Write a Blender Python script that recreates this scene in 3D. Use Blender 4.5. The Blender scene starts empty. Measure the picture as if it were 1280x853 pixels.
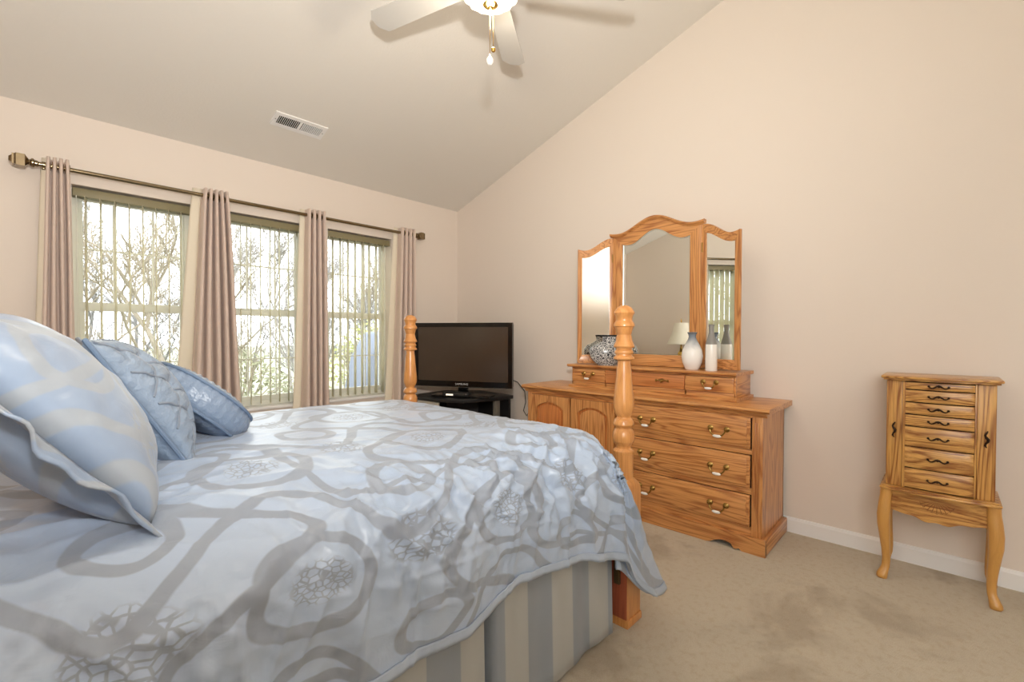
import bpy, bmesh, math, random
import numpy as np
from mathutils import Vector, Matrix
random.seed(7); rng = np.random.default_rng(7)
S = bpy.context.scene
C = S.collection
PI = math.pi
R = math.radians

# ------------------------------------------------------------------ camera, sky, lights
cam = bpy.data.cameras.new('camera'); cam_o = bpy.data.objects.new('camera', cam); C.objects.link(cam_o)
cam.sensor_width = 36; cam.lens = 36 * 576.9 / 1280; cam.clip_start = .02; cam.clip_end = 200
_y, _p, _r = R(46.7588), R(-.8086), R(.2004)
_F = Vector((math.sin(_y)*math.cos(_p), math.cos(_y)*math.cos(_p), math.sin(_p)))
_R = Vector((math.cos(_y), -math.sin(_y), 0)); _U = _R.cross(_F)
_R2 = math.cos(_r)*_R + math.sin(_r)*_U; _U2 = -math.sin(_r)*_R + math.cos(_r)*_U
_m = Matrix((( _R2.x, _U2.x, -_F.x), (_R2.y, _U2.y, -_F.y), (_R2.z, _U2.z, -_F.z))).to_4x4()
cam_o.matrix_world = Matrix.Translation((-3.1226, -3.7231, 1.1643)) @ _m
S.camera = cam_o

S.view_settings.view_transform = 'Standard'
try: S.view_settings.look = 'None'
except Exception: pass
S.view_settings.gamma = 1; S.view_settings.use_curve_mapping = False
S.view_settings.exposure = 0.52

W = bpy.data.worlds.new('sky'); S.world = W; W.use_nodes = True
bg = W.node_tree.nodes['Background']
bg.inputs[0].default_value = (.93, .97, 1, 1); bg.inputs[1].default_value = 4.0

def light(kind, name, loc, power, color=(1, 1, 1), **k):
    l = bpy.data.lights.new(name, kind); l.energy = power; l.color = color
    for a, b in k.items(): setattr(l, a, b)
    o = bpy.data.objects.new(name, l); C.objects.link(o); o.location = loc
    return o
def aim(o, target):
    o.rotation_euler = (Vector(target) - o.location).to_track_quat('-Z', 'Y').to_euler()

# the photographer's flash, just above the camera
flash = light('SPOT', 'camera_flash', (-3.10, -3.74, 1.60), 150, (1, .97, .92), shadow_soft_size=.055, spot_size=R(150), spot_blend=1.0)
aim(flash, (-1.95, -1.3, 3.0))
# added fill light, bounced off the ceiling and walls behind the camera
bounce = light('SPOT', 'added_bounce_fill', (-2.95, -4.5, 1.75), 175, (1, .97, .94), shadow_soft_size=.12, spot_size=R(120), spot_blend=.8)
aim(bounce, (-3.0, -5.6, 3.0))
WINX = [(-2.915, -2.315), (-2.150, -1.550), (-1.385, -.785)]
for a, b in WINX:                                               # daylight portals in the openings
    l = light('AREA', 'window_portal', ((a+b)/2, .16, 1.32), 1, shape='RECTANGLE', size=b-a, size_y=1.42)
    l.rotation_euler = (R(-90), 0, 0); l.data.cycles.is_portal = True
l = light('AREA', 'window_portal', (-3.93, -4.45, 1.75), 1, shape='RECTANGLE', size=1.3, size_y=2.1)  # portal for the added window behind the camera
l.rotation_euler = (R(90), 0, R(-90)); l.data.cycles.is_portal = True
try:
    S.cycles.use_denoising = True
    S.cycles.sample_clamp_indirect = 8
    S.cycles.max_bounces = 10; S.cycles.diffuse_bounces = 6; S.cycles.transparent_max_bounces = 16
except Exception: pass

# ------------------------------------------------------------------ node helper
class X:
    """a value in a node tree, with arithmetic"""
    def __init__(s, t, sock): s.t, s.s = t, sock
    def op(s, o, b=None, c=None):
        n = s.t.nodes.new('ShaderNodeMath'); n.operation = o
        s.t.links.new(s.s, n.inputs[0])
        for i, v in ((1, b), (2, c)):
            if v is None: continue
            if isinstance(v, X): s.t.links.new(v.s, n.inputs[i])
            else: n.inputs[i].default_value = v
        return X(s.t, n.outputs[0])
    def __add__(s, b): return s.op('ADD', b)
    def __sub__(s, b): return s.op('SUBTRACT', b)
    def __mul__(s, b): return s.op('MULTIPLY', b)
    def __truediv__(s, b): return s.op('DIVIDE', b)
    def sin(s): return s.op('SINE')
    def cos(s): return s.op('COSINE')
    def abs(s): return s.op('ABSOLUTE')
    def fract(s): return s.op('FRACT')
    def max(s, b): return s.op('MAXIMUM', b)
    def min(s, b): return s.op('MINIMUM', b)
    def below(s, w, soft):                                      # 1 where s < w, soft edge
        n = s.t.nodes.new('ShaderNodeMapRange'); n.interpolation_type = 'SMOOTHSTEP'
        s.t.links.new(s.s, n.inputs[0])
        n.inputs[1].default_value = w - soft; n.inputs[2].default_value = w + soft
        n.inputs[3].default_value = 1; n.inputs[4].default_value = 0
        return X(s.t, n.outputs[0])
def rgb(h):                                                    # sRGB 0-255 -> linear
    return tuple(((c/255)/12.92 if c/255 <= .04045 else ((c/255+.055)/1.055)**2.4) for c in h) + (1,)
class Mat:
    def __init__(s, name, color=(.8, .8, .8, 1), rough=.5, **k):
        s.m = bpy.data.materials.new(name); s.m.use_nodes = True; s.t = s.m.node_tree
        s.b = s.t.nodes['Principled BSDF']
        s.set('Base Color', color); s.set('Roughness', rough)
        for a, v in k.items(): s.set(a.replace('_', ' '), v)
    def set(s, n, v):
        if isinstance(v, X): s.t.links.new(v.s, s.b.inputs[n])
        elif hasattr(v, 'is_output'): s.t.links.new(v, s.b.inputs[n])
        else: s.b.inputs[n].default_value = v
    def node(s, kind, ins=None, **k):
        n = s.t.nodes.new(kind)
        for a, v in k.items(): setattr(n, a, v)
        for a, v in (ins or {}).items():
            if isinstance(v, X): s.t.links.new(v.s, n.inputs[a])
            elif hasattr(v, 'is_output'): s.t.links.new(v, n.inputs[a])
            else: n.inputs[a].default_value = v
        return n
    def coord(s, kind='Object'): return s.node('ShaderNodeTexCoord').outputs[kind]
    def mapped(s, scale=(1, 1, 1), rot=(0, 0, 0), loc=(0, 0, 0), kind='Object'):
        return s.node('ShaderNodeMapping', {'Vector': s.coord(kind), 'Scale': scale, 'Rotation': rot, 'Location': loc}).outputs[0]
    def xyz(s, vec):
        n = s.node('ShaderNodeSeparateXYZ', {0: vec}); return [X(s.t, o) for o in n.outputs]
    def noise(s, vec, scale=5, detail=2, rough=.5, dist=0):
        return X(s.t, s.node('ShaderNodeTexNoise', {'Vector': vec, 'Scale': scale, 'Detail': detail, 'Roughness': rough, 'Distortion': dist}).outputs[0])
    def mix(s, f, a, b, mode='MIX'):
        n = s.node('ShaderNodeMix', data_type='RGBA', blend_type=mode)
        for i, v in ((0, f), (6, a), (7, b)):
            if isinstance(v, X): s.t.links.new(v.s, n.inputs[i])
            elif hasattr(v, 'is_output'): s.t.links.new(v, n.inputs[i])
            else: n.inputs[i].default_value = v
        return n.outputs[2]
    def ramp(s, f, stops):
        n = s.node('ShaderNodeValToRGB', {0: f}); e = n.color_ramp.elements
        e[0].position, e[0].color = stops[0]; e[1].position, e[1].color = stops[-1]
        for p, c in stops[1:-1]:
            q = e.new(p); q.color = c
        return n.outputs[0]
    def bump(s, h, strength=.3, dist=.01):
        n = s.node('ShaderNodeBump', {'Height': h, 'Strength': strength, 'Distance': dist}); s.set('Normal', n.outputs[0])

# ------------------------------------------------------------------ materials
def paint(name, col, bump=.08, scale=220):
    m = Mat(name, rgb(col), .62); n = m.noise(m.coord(), scale, 2); m.bump(n, bump, .002); m.set('Specular IOR Level', .25); return m.m
M_wall = paint('peach_wall_paint', (231, 221, 211))
M_ceil = paint('textured_ceiling_paint', (231, 228, 222), .45, 75)
M_white = paint('white_trim_paint', (240, 240, 240), .02)
M_vinyl = paint('window_vinyl', (226, 226, 216), .01)
def carpet():
    m = Mat('beige_carpet', rough=.95); co = m.coord()
    fine = m.noise(co, 260, 3, .7); mid = m.noise(co, 38, 3, .6); big = m.noise(co, 1.7, 4, .6, .4)
    c = m.mix(fine, rgb((204, 188, 160)), rgb((250, 241, 222)))
    c = m.mix(mid.below(.42, .12), c, rgb((220, 205, 178)))
    c2 = m.mix(X(m.t, big.s).below(.42, .07) * .36, c, rgb((146, 121, 88)))
    m.set('Base Color', c2); m.bump(fine + mid * .6, .9, .012); m.set('Specular IOR Level', .1); m.set('Sheen Weight', .2)
    return m.m
M_carpet = carpet()
def oak(name, axis, light_c, dark_c, seed=0, contrast=1.0, rough=.33):
    m = Mat(name, rough=rough)
    sc = [9.0, 9.0, 9.0]; sc[axis] = .75
    v = m.mapped(tuple(sc), loc=(seed*3.1, seed*1.7, seed*2.3))
    n = m.noise(v, 1.15, 2, .45, .25)
    rings = ((n * 78).sin() * .5 + .5)
    sc2 = [230.0]*3; sc2[axis] = 5.0
    pores = m.noise(m.mapped(tuple(sc2)), 1, 3, .65)
    sc3 = [3.0]*3; sc3[axis] = .5
    tone = m.noise(m.mapped(tuple(sc3)), 1, 2)
    f = (rings.op('POWER', 2.6) * .62 * contrast + pores.below(.46, .10) * .38 * contrast).min(1.0)
    c = m.mix(f, rgb(light_c), rgb(dark_c))
    c = m.mix((tone - .5).abs() * .6, c, rgb(dark_c))
    m.set('Base Color', c); m.bump(pores, .08, .002); m.set('Coat Weight', .25); m.set('Coat Roughness', .2)
    return m.m
LT, DK = (216, 156, 94), (152, 88, 44)
OAK = [oak('oak_grain_x', 0, LT, DK), oak('oak_grain_y', 1, LT, DK, 2), oak('oak_grain_z', 2, LT, DK, 1)]
OAKR = oak('oak_reddish', 2, (205, 130, 70), (152, 82, 38), 4, .7)
OAKRY = oak('oak_reddish_y', 1, (205, 136, 78), (150, 84, 42), 4, .7)
JL, JD = (216, 165, 92), (140, 84, 38)
JOAK = [oak('armoire_oak_x', 0, JL, JD, 6), oak('armoire_oak_y', 1, JL, JD, 7, 1.15), oak('armoire_oak_z', 2, JL, JD, 5, 1.15)]
JLEG = oak('armoire_leg_oak', 2, (206, 154, 82), (172, 116, 56), 8, .35)
POST = oak('bed_post_oak', 2, (214, 152, 88), (176, 108, 54), 3, .55, .28)
REDWOOD = oak('bed_leg_inner_oak', 2, (178, 96, 66), (132, 60, 40), 3, .5, .4)
M_dark = Mat('gap_shade', rgb((28, 20, 14)), .8).m  # flat black standing in for the shade inside gaps and openings
M_brass = Mat('antique_brass', rgb((150, 120, 66)), .3, Metallic=1.0).m
M_brassb = Mat('polished_brass', rgb((214, 176, 96)), .16, Metallic=1.0).m
M_bronze = Mat('dark_bronze', rgb((58, 42, 32)), .42, Metallic=.8).m
M_ceramic = Mat('white_ceramic', rgb((245, 243, 238)), .15).m
M_mirror = Mat('mirror_silver', (.9, .92, .88, 1), .0, Metallic=1.0).m
M_black = Mat('gloss_black_plastic', rgb((14, 13, 13)), .12).m
M_screen = Mat('tv_screen_glass', rgb((66, 55, 46)), .16, Specular_IOR_Level=.8).m  # brown of the reflected room is put into the base colour
M_blackm = Mat('matte_black_plastic', rgb((30, 30, 31)), .45).m
M_grey = Mat('silver_grey_panel', rgb((120, 118, 112)), .35, Metallic=.3).m
M_lightbar = Mat('pale_silver', rgb((186, 182, 172)), .35, Metallic=.3).m
M_rod = Mat('pewter_rod', rgb((142, 126, 100)), .2, Metallic=1.0).m
M_olive = Mat('olive_headrail', rgb((138, 130, 98)), .5).m
def vane_mat():
    m = Mat('vane_plastic', rgb((248, 246, 232)), .45)
    tr = m.node('ShaderNodeBsdfTranslucent', {'Color': rgb((248, 246, 230))})
    mx = m.node('ShaderNodeMixShader', {0: .7}); out = m.t.nodes['Material Output']
    m.t.links.new(m.b.outputs[0], mx.inputs[1]); m.t.links.new(tr.outputs[0], mx.inputs[2]); m.t.links.new(mx.outputs[0], out.inputs[0])
    return m.m
M_vane = vane_mat()
def glass_mat():
    m = Mat('window_glass'); out = m.t.nodes['Material Output']
    tr = m.node('ShaderNodeBsdfTransparent', {'Color': (.97, .98, .97, 1)}); gl = m.node('ShaderNodeBsdfGlossy', {'Roughness': .02})
    fr = m.node('ShaderNodeFresnel', {'IOR': 1.45}); mx = m.node('ShaderNodeMixShader', {0: fr.outputs[0]})
    m.t.links.new(tr.outputs[0], mx.inputs[1]); m.t.links.new(gl.outputs[0], mx.inputs[2]); m.t.links.new(mx.outputs[0], out.inputs[0])
    return m.m
M_glass = glass_mat()
def curtain_mat(name, col):
    m = Mat(name, rgb(col), .55, Sheen_Weight=.25)
    x, y, z = m.xyz(m.coord()); n = m.noise(m.mapped((8, 8, .8)), 3, 2)
    m.bump(n, .12, .01)
    tr = m.node('ShaderNodeBsdfTranslucent', {'Color': rgb(col)})
    mx = m.node('ShaderNodeMixShader', {0: .22}); out = m.t.nodes['Material Output']
    m.t.links.new(m.b.outputs[0], mx.inputs[1]); m.t.links.new(tr.outputs[0], mx.inputs[2]); m.t.links.new(mx.outputs[0], out.inputs[0])
    return m.m
M_curt = curtain_mat('dusty_rose_curtain', (234, 216, 204))
M_lit_lining = curtain_mat('lit_cream_lining', (246, 238, 220))

def damask(name, base, base2, ribbon, T=.56, rough=.31):
    """blue satin woven with grey interlacing ribbons, rings and rosettes; UV in metres"""
    m = Mat(name, rough=rough)
    uv = m.coord('UV')
    wob = m.node('ShaderNodeTexNoise', {'Vector': uv, 'Scale': 3.2, 'Detail': 1.0}).outputs['Color']
    off = m.node('ShaderNodeVectorMath', {0: wob, 1: (.5, .5, .5)}, operation='SUBTRACT').outputs[0]
    sc = m.node('ShaderNodeVectorMath', {0: off, 'Scale': .13}, operation='SCALE').outputs[0]
    p = m.node('ShaderNodeVectorMath', {0: uv, 1: sc}, operation='ADD').outputs[0]
    u, v, _ = m.xyz(p)
    u = u / T; v = v / T
    def wave(a, b, A, ph, k=1.0):
        arg = b * (2*PI*k) + ph
        f = a - arg.sin() * A
        slope = arg.cos() * (A*2*PI*k)
        return (((f + .5).fract() - .5).abs()) / ((slope*slope + 1).op('SQRT'))
    d = wave(v, u, .26, 0.4).min(wave(u, v, .24, 1.9))
    d = d.min(wave(u*.5 + v*.5, u - v, .20, .7, .5) * 1.4)
    def cell(cx, cy):
        a = (u - cx + .5).fract() - .5; b = (v - cy + .5).fract() - .5
        return a, b, (a*a + b*b).op('SQRT')
    _, _, r1 = cell(.23, .62); ring1 = (r1 - .235).abs()
    _, _, r2 = cell(.72, .16); ring2 = (r2 - .15).abs()
    d = d.min(ring1).min(ring2)
    mask = d.below(.030, .006)
    _, _, r3 = cell(.72, .70)
    vor = X(m.t, m.node('ShaderNodeTexVoronoi', {'Vector': p, 'Scale': 46}, feature='DISTANCE_TO_EDGE').outputs[0])
    ros = vor.below(.11, .05) * r3.below(.15, .02)
    _, _, r4 = cell(.23, .62)
    vor2 = X(m.t, m.node('ShaderNodeTexVoronoi', {'Vector': p, 'Scale': 58}, feature='DISTANCE_TO_EDGE').outputs[0])
    ros2 = vor2.below(.10, .05) * r4.below(.12, .02)
    mask = mask.max(ros).max(ros2)
    tone = m.noise(p, 2.5, 2)
    c = m.mix(tone, rgb(base), rgb(base2)); c = m.mix(mask, c, rgb(ribbon))
    m.set('Base Color', c)
    m.set('Roughness', mask * .12 + rough); m.set('Specular IOR Level', .7)
    m.set('Sheen Weight', .15)
    w = m.noise(uv, 14, 3, .55, .6)
    m.bump(w * .8 + mask * .05, .22, .02)
    return m.m
M_comf = damask('blue_damask_satin', (166, 187, 216), (187, 204, 227), (152, 164, 182))
M_sham = damask('blue_damask_sham', (138, 158, 186), (154, 172, 197), (160, 170, 182), .50)
def satin(name, c1, c2, radial=False):
    m = Mat(name, rough=.34, Sheen_Weight=.1, Specular_IOR_Level=.55)
    n = m.noise(m.coord(), 9, 3, .5, .5); m.set('Base Color', m.mix(n, rgb(c1), rgb(c2)))
    w = m.noise(m.mapped((30, 6, 30)), 1.5, 3, .5, .4); m.bump(w, .35, .02); return m.m
M_satin = satin('steel_blue_satin', (112, 132, 158), (138, 155, 178))
M_satin2 = satin('steel_blue_satin_light', (122, 142, 166), (150, 166, 186))
M_piping = Mat('blue_piping', rgb((108, 128, 154)), .4).m
M_button = Mat('grey_button', rgb((128, 138, 152)), .4).m
def skirt_mat():
    m = Mat('striped_skirt_satin', rough=.42, Sheen_Weight=.2)
    u, v, _ = m.xyz(m.coord('UV'))
    st = ((u / .23).fract() - .5).abs().below(.25, .01)
    m.set('Base Color', m.mix(st, rgb((146, 156, 168)), rgb((176, 180, 180))))
    return m.m
M_skirt = skirt_mat()
M_mattress = Mat('white_mattress_ticking', rgb((225, 225, 222)), .8).m
def bulb_mat(name, col, s):
    m = Mat(name, rgb(col), .4); m.set('Emission Color', rgb((255, 240, 212))); m.set('Emission Strength', s); return m.m
M_bowl = bulb_mat('lit_frosted_glass', (250, 246, 236), 1.5)
M_blade = Mat('white_fan_blade', rgb((206, 204, 200)), .45).m
M_fanw = Mat('white_enamel', rgb((236, 232, 224)), .3).m
M_shade = Mat('cream_lamp_shade', rgb((244, 240, 226)), .8).m
def floral():
    m = Mat('black_white_floral_glaze', rough=.18); co = m.coord()
    v = X(m.t, m.node('ShaderNodeTexVoronoi', {'Vector': co, 'Scale': 46}, feature='DISTANCE_TO_EDGE').outputs[0])
    n = m.noise(co, 38, 3, .6, 2.4); f = (n.op('SUBTRACT', .5).abs()).below(.028, .018).max(v.below(.035, .02))
    m.set('Base Color', m.mix(f, rgb((44, 46, 54)), rgb((226, 226, 224)))); return m.m
M_floral = floral()
def glaze(name, z0, z1, top):
    m = Mat(name, rough=.2); x, y, z = m.xyz(m.coord()); n = m.noise(m.coord(), 14, 2, .5, 1)
    f = (z + n*.05 - .025).below((z0+z1)/2, abs(z1-z0)/2)
    m.set('Base Color', m.mix(f, rgb(top), rgb((244, 242, 239)))); return m.m
def bark(name, c): 
    m = Mat(name, rough=.9); n = m.noise(m.coord(), 12, 3); m.set('Base Color', m.mix(n, rgb(c), rgb(tuple(min(255, k+40) for k in c)))); return m.m

# ------------------------------------------------------------------ mesh helpers
class MB:
    """collects shapes in world coordinates; build() links ONE mesh object, relative to its thing"""
    def __init__(s): s.v, s.f, s.uv = [], [], {}
    def add(s, vs, fs):
        o = len(s.v); s.v += [tuple(v) for v in vs]; s.f += [tuple(i+o for i in f) for f in fs]; return s
    def bm(s, b):
        b.verts.ensure_lookup_table(); b.verts.index_update()
        s.add([v.co[:] for v in b.verts], [[v.index for v in f.verts] for f in b.faces]); b.free(); return s
    def box(s, x0, x1, y0, y1, z0, z1, bev=0, seg=2, mat=None):
        b = bmesh.new(); bmesh.ops.create_cube(b, size=1)
        for v in b.verts:
            v.co = Vector(((x0+x1)/2 + v.co.x*(x1-x0), (y0+y1)/2 + v.co.y*(y1-y0), (z0+z1)/2 + v.co.z*(z1-z0)))
        if bev: bmesh.ops.bevel(b, geom=list(b.edges), offset=min(bev, .45*min(abs(x1-x0), abs(y1-y0), abs(z1-z0))), segments=seg, profile=.5, affect='EDGES')
        if mat is not None: b.transform(mat)
        return s.bm(b)
    def lathe(s, prof, origin=(0, 0, 0), seg=32, mat=None, sx=1, sy=1):
        vs, fs = [], []
        for r, z in prof:
            for k in range(seg):
                a = 2*PI*k/seg; vs.append(Vector((r*math.cos(a)*sx, r*math.sin(a)*sy, z)))
        n = len(prof)
        for i in range(n-1):
            for k in range(seg):
                k2 = (k+1) % seg; fs.append((i*seg+k, i*seg+k2, (i+1)*seg+k2, (i+1)*seg+k))
        if prof[0][0] > 1e-6: fs.append(tuple(reversed(range(seg))))
        if prof[-1][0] > 1e-6: fs.append(tuple((n-1)*seg+k for k in range(seg)))
        if mat is not None: vs = [mat @ v for v in vs]
        return s.add([v + Vector(origin) for v in vs], fs)
    def tube(s, pts, r, seg=8, cap=True, sx=1.0):
        pts = [Vector(p) for p in pts]; rs = r if hasattr(r, '__len__') else [r]*len(pts)
        vs, fs = [], []; up = None
        for i, p in enumerate(pts):
            d = (pts[min(i+1, len(pts)-1)] - pts[max(i-1, 0)]).normalized()
            if up is None: up = Vector((0, 0, 1)) if abs(d.z) < .9 else Vector((1, 0, 0))
            a = d.cross(up).normalized(); b = a.cross(d).normalized(); up = b
            for k in range(seg):
                t = 2*PI*k/seg; vs.append(p + (a*math.cos(t)*sx + b*math.sin(t))*rs[i])
        for i in range(len(pts)-1):
            for k in range(seg):
                k2 = (k+1) % seg; fs.append((i*seg+k, i*seg+k2, (i+1)*seg+k2, (i+1)*seg+k))
        if cap:
            fs.append(tuple(reversed(range(seg)))); fs.append(tuple((len(pts)-1)*seg+k for k in range(seg)))
        return s.add(vs, fs)
    def prism(s, poly, axis, a, b, bev=0):
        """polygon in the two other axes, extruded along axis from a to b"""
        def P(q, t):
            q = list(q); q.insert(axis, t); return Vector(q)
        bm_ = bmesh.new(); lo = [bm_.verts.new(P(q, a)) for q in poly]; hi = [bm_.verts.new(P(q, b)) for q in poly]
        n = len(poly); bm_.faces.new(lo); bm_.faces.new(list(reversed(hi)))
        for i in range(n): bm_.faces.new((lo[i], hi[i], hi[(i+1) % n], lo[(i+1) % n]))
        bmesh.ops.recalc_face_normals(bm_, faces=bm_.faces)
        if bev: bmesh.ops.bevel(bm_, geom=[e for e in bm_.edges if e.calc_face_angle(0) > .6], offset=bev, segments=2, profile=.5, affect='EDGES')
        return s.bm(bm_)
    def ring(s, outer, inner, axis, a, b):
        """frame between two loops of equal length, extruded along axis"""
        def P(q, t):
            q = list(q); q.insert(axis, t); return q
        n = len(outer); vs = [P(q, a) for q in outer] + [P(q, a) for q in inner] + [P(q, b) for q in outer] + [P(q, b) for q in inner]
        fs = []
        for i in range(n):
            j = (i+1) % n
            fs += [(i, j, n+j, n+i), (2*n+j, 2*n+i, 3*n+i, 3*n+j), (j, i, 2*n+i, 2*n+j), (n+i, n+j, 3*n+j, 3*n+i)]
        return s.add(vs, fs)
    def sphere(s, c, r, seg=16, rings=10, sz=1.0):
        prof = [(r*math.sin(PI*i/rings) if 0 < i < rings else 0, -r*math.cos(PI*i/rings)*sz) for i in range(rings+1)]
        return s.lathe(prof, c, seg)
    def grid(s, P, closed_u=False):
        """P[i][j] points -> quads"""
        n, k = len(P), len(P[0]); vs = [q for row in P for q in row]
        fs = [(i*k+j, i*k+j+1, ((i+1) % n)*k+j+1, ((i+1) % n)*k+j) for i in range(n if closed_u else n-1) for j in range(k-1)]
        return s.add(vs, fs)
    def xform(s, m): s.v = [tuple(m @ Vector(v)) for v in s.v]; return s
    def build(s, name, mat, parent=None, angle=38, flat=False):
        me = bpy.data.meshes.new(name); me.from_pydata(s.v, [], s.f)
        me.materials.append(mat)
        b = bmesh.new(); b.from_mesh(me); bmesh.ops.recalc_face_normals(b, faces=b.faces); b.to_mesh(me); b.free()
        if not flat:
            me.polygons.foreach_set('use_smooth', [True]*len(me.polygons)); me.set_sharp_from_angle(angle=R(angle))
        o = bpy.data.objects.new(name, me); C.objects.link(o)
        if parent is not None:
            o.parent = parent; r = root_of(parent); me.transform(Matrix.Translation(-ROOT.get(r.name, Vector())))
        return o
ROOT = {}
def root_of(o):
    while o.parent: o = o.parent
    return o
def tag(o, label, cat, group=None, kind=None):
    o['label'] = label; o['category'] = cat
    if group: o['group'] = group
    if kind: o['kind'] = kind
    return o
def thing(name, loc, label, cat, group=None):
    o = bpy.data.objects.new(name, None); o.empty_display_size = .05; C.objects.link(o); o.location = loc
    ROOT[o.name] = Vector(loc)
    return tag(o, label, cat, group)
def center(o):                                                # put a single-mesh thing's origin at its base
    me = o.data; n = len(me.vertices); co = np.empty(n*3); me.vertices.foreach_get('co', co); co = co.reshape(-1, 3)
    c = Vector(((co[:, 0].min()+co[:, 0].max())/2, (co[:, 1].min()+co[:, 1].max())/2, co[:, 2].min()))
    me.transform(Matrix.Translation(-c)); o.location = c; return o
def struct(name, mb, mat, label=None, flat=True):
    o = mb.build(name, mat, None, flat=flat); o['kind'] = 'structure'
    return o
def dup(root):
    r = root.copy(); C.objects.link(r)
    for ch in root.children:
        c = ch.copy(); C.objects.link(c); c.parent = r
        for g in ch.children:
            d = g.copy(); C.objects.link(d); d.parent = c
    return r
def solid(o, t, off=0):
    m = o.modifiers.new('thickness', 'SOLIDIFY'); m.thickness = t; m.offset = off; return o

# ------------------------------------------------------------------ the room
XL, YB, RIDGE = -3.78, -6.2, -3.9
def ceil_z(y): return 2.44 - .335*y if y > RIDGE else 2.44 - .335*RIDGE - .335*(RIDGE - y)
SILL, HEAD = .615, 2.035
struct('floor', MB().box(XL-.15, .15, YB-.15, .15, -.12, 0), M_carpet)
c = MB(); T = .12
c.prism([(.16, ceil_z(0)-.335*.16), (RIDGE, ceil_z(RIDGE)), (YB-.15, ceil_z(YB)-.335*.15), (YB-.15, ceil_z(YB)+.1), (RIDGE, ceil_z(RIDGE)+T), (.16, ceil_z(0)+.1)], 0, XL-.15, .15)
struct('ceiling', c, M_ceil)
w = MB(); xs = [XL-.15] + [k for p in WINX for k in p] + [0.0]
for i in range(len(xs)-1):
    if i % 2: w.box(xs[i], xs[i+1], 0, .15, 0, SILL-.02); w.box(xs[i], xs[i+1], 0, .15, HEAD, 2.44)
    else: w.box(xs[i], xs[i+1], 0, .15, 0, 2.44)
struct('wall_back', w, M_wall)
gab = [(.15, 0), (.15, ceil_z(0)), (0, ceil_z(0)), (RIDGE, ceil_z(RIDGE)), (YB-.15, ceil_z(YB-.15)), (YB-.15, 0)]
struct('wall_right', MB().prism(gab, 0, 0, .15), M_wall)
w = MB(); Wy0, Wy1, Wz0, Wz1 = -5.15, -3.85, .72, 2.75
for a, b in ((.15, Wy1), (Wy0, YB-.15)):
    pts = [(a, 0), (a, ceil_z(min(a, 0)))] + ([(RIDGE, ceil_z(RIDGE))] if a > RIDGE > b else []) + [(b, ceil_z(b)), (b, 0)]
    w.prism(pts, 0, XL-.15, XL)
w.box(XL-.15, XL, Wy0, Wy1, 0, Wz0)
w.prism([(Wy1, Wz1), (Wy1, ceil_z(Wy1)), (RIDGE, ceil_z(RIDGE)), (Wy0, ceil_z(Wy0)), (Wy0, Wz1)], 0, XL-.15, XL)
struct('wall_left', w, M_wall)
struct('wall_front', MB().box(XL-.15, .15, YB-.15, YB, 0, ceil_z(YB)), M_wall)
bb = [(0, 0), (-.014, 0), (-.014, .072), (-.008, .085), (0, .088)]
struct('baseboard_right', MB().prism([(x, z) for x, z in bb], 1, YB, 0), M_white)
struct('baseboard_back', MB().prism([(x, z) for x, z in bb], 0, XL, -.014), M_white)
struct('baseboard_left', MB().prism([(XL - x, z) for x, z in bb], 1, YB, -.014), M_white)

def window(n, x0, x1):
    """double-hung white vinyl window set 12 cm into the wall"""
    f = MB(); y0, y1 = .100, .145; t = .035
    f.box(x0, x0+t, y0, y1, SILL, HEAD, .004); f.box(x1-t, x1, y0, y1, SILL, HEAD, .004)
    f.box(x0, x1, y0+.001, y1-.001, HEAD-t, HEAD, .004); f.box(x0, x1, y0+.001, y1-.001, SILL, SILL+t, .004)
    o = struct('window_%d' % n, f, M_vinyl)
    zm = 1.325
    s = MB(); s.box(x0+.03, x1-.03, .1035, .1315, zm-.025, zm+.025, .004); s.box(x0+.03, x0+.06, .105, .13, SILL+.03, zm, .004); s.box(x1-.06, x1-.03, .105, .13, SILL+.03, zm, .004); s.box(x0+.03, x1-.03, .1035, .1315, SILL+.03, SILL+.075, .004)
    s.build('sash', M_vinyl, o)
    s = MB(); s.box(x0+.03, x1-.03, .1242, .1432, zm-.01, zm+.03, .004); s.box(x0+.03, x0+.055, .125, .142, zm, HEAD-.03, .004); s.box(x1-.055, x1-.03, .125, .142, zm, HEAD-.03, .004); s.box(x0+.03, x1-.03, .1242, .1432, HEAD-.065, HEAD-.03, .004)
    s.build('sash', M_vinyl, o)
    g = MB(); zc = (zm+HEAD)/2; zl = (SILL+zm)/2; w_ = x1-x0
    for k in (1, 2):
        g.box(x0+w_*k/3-.006, x0+w_*k/3+.006, .131, .139, zm, HEAD-.05); g.box(x0+w_*k/3-.004, x0+w_*k/3+.004, .115, .121, SILL+.05, zm)
    g.box(x0+.04, x1-.04, .1322, .1378, zc-.006, zc+.006); g.box(x0+.04, x1-.04, .1159, .1201, zl-.004, zl+.004)
    g.build('grille', M_vinyl, o)
    MB().box(x0+.05, x1-.05, .134, .137, zm, HEAD-.05).build('pane', M_glass, o, flat=True)
    MB().box(x0+.05, x1-.05, .116, .119, SILL+.06, zm-.01).build('pane', M_glass, o, flat=True)
    MB().box(x0-.012, x1+.012, -.022, .14, SILL-.02, SILL, .005).build('sill', M_white, o)
for i, (a, b) in enumerate(WINX): window(i+1, a, b)
f = MB()                                                       # window added behind the camera to brighten the room and left mirror wing
for a, b, c0, d in ((Wy0, Wy0+.05, Wz0, Wz1), (Wy1-.05, Wy1, Wz0, Wz1), (Wy0, Wy1, Wz0, Wz0+.05), (Wy0, Wy1, Wz1-.05, Wz1)):
    f.box(XL-.12, XL-.06, a, b, c0, d, .004)
o = struct('window_4', f, M_vinyl)
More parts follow.
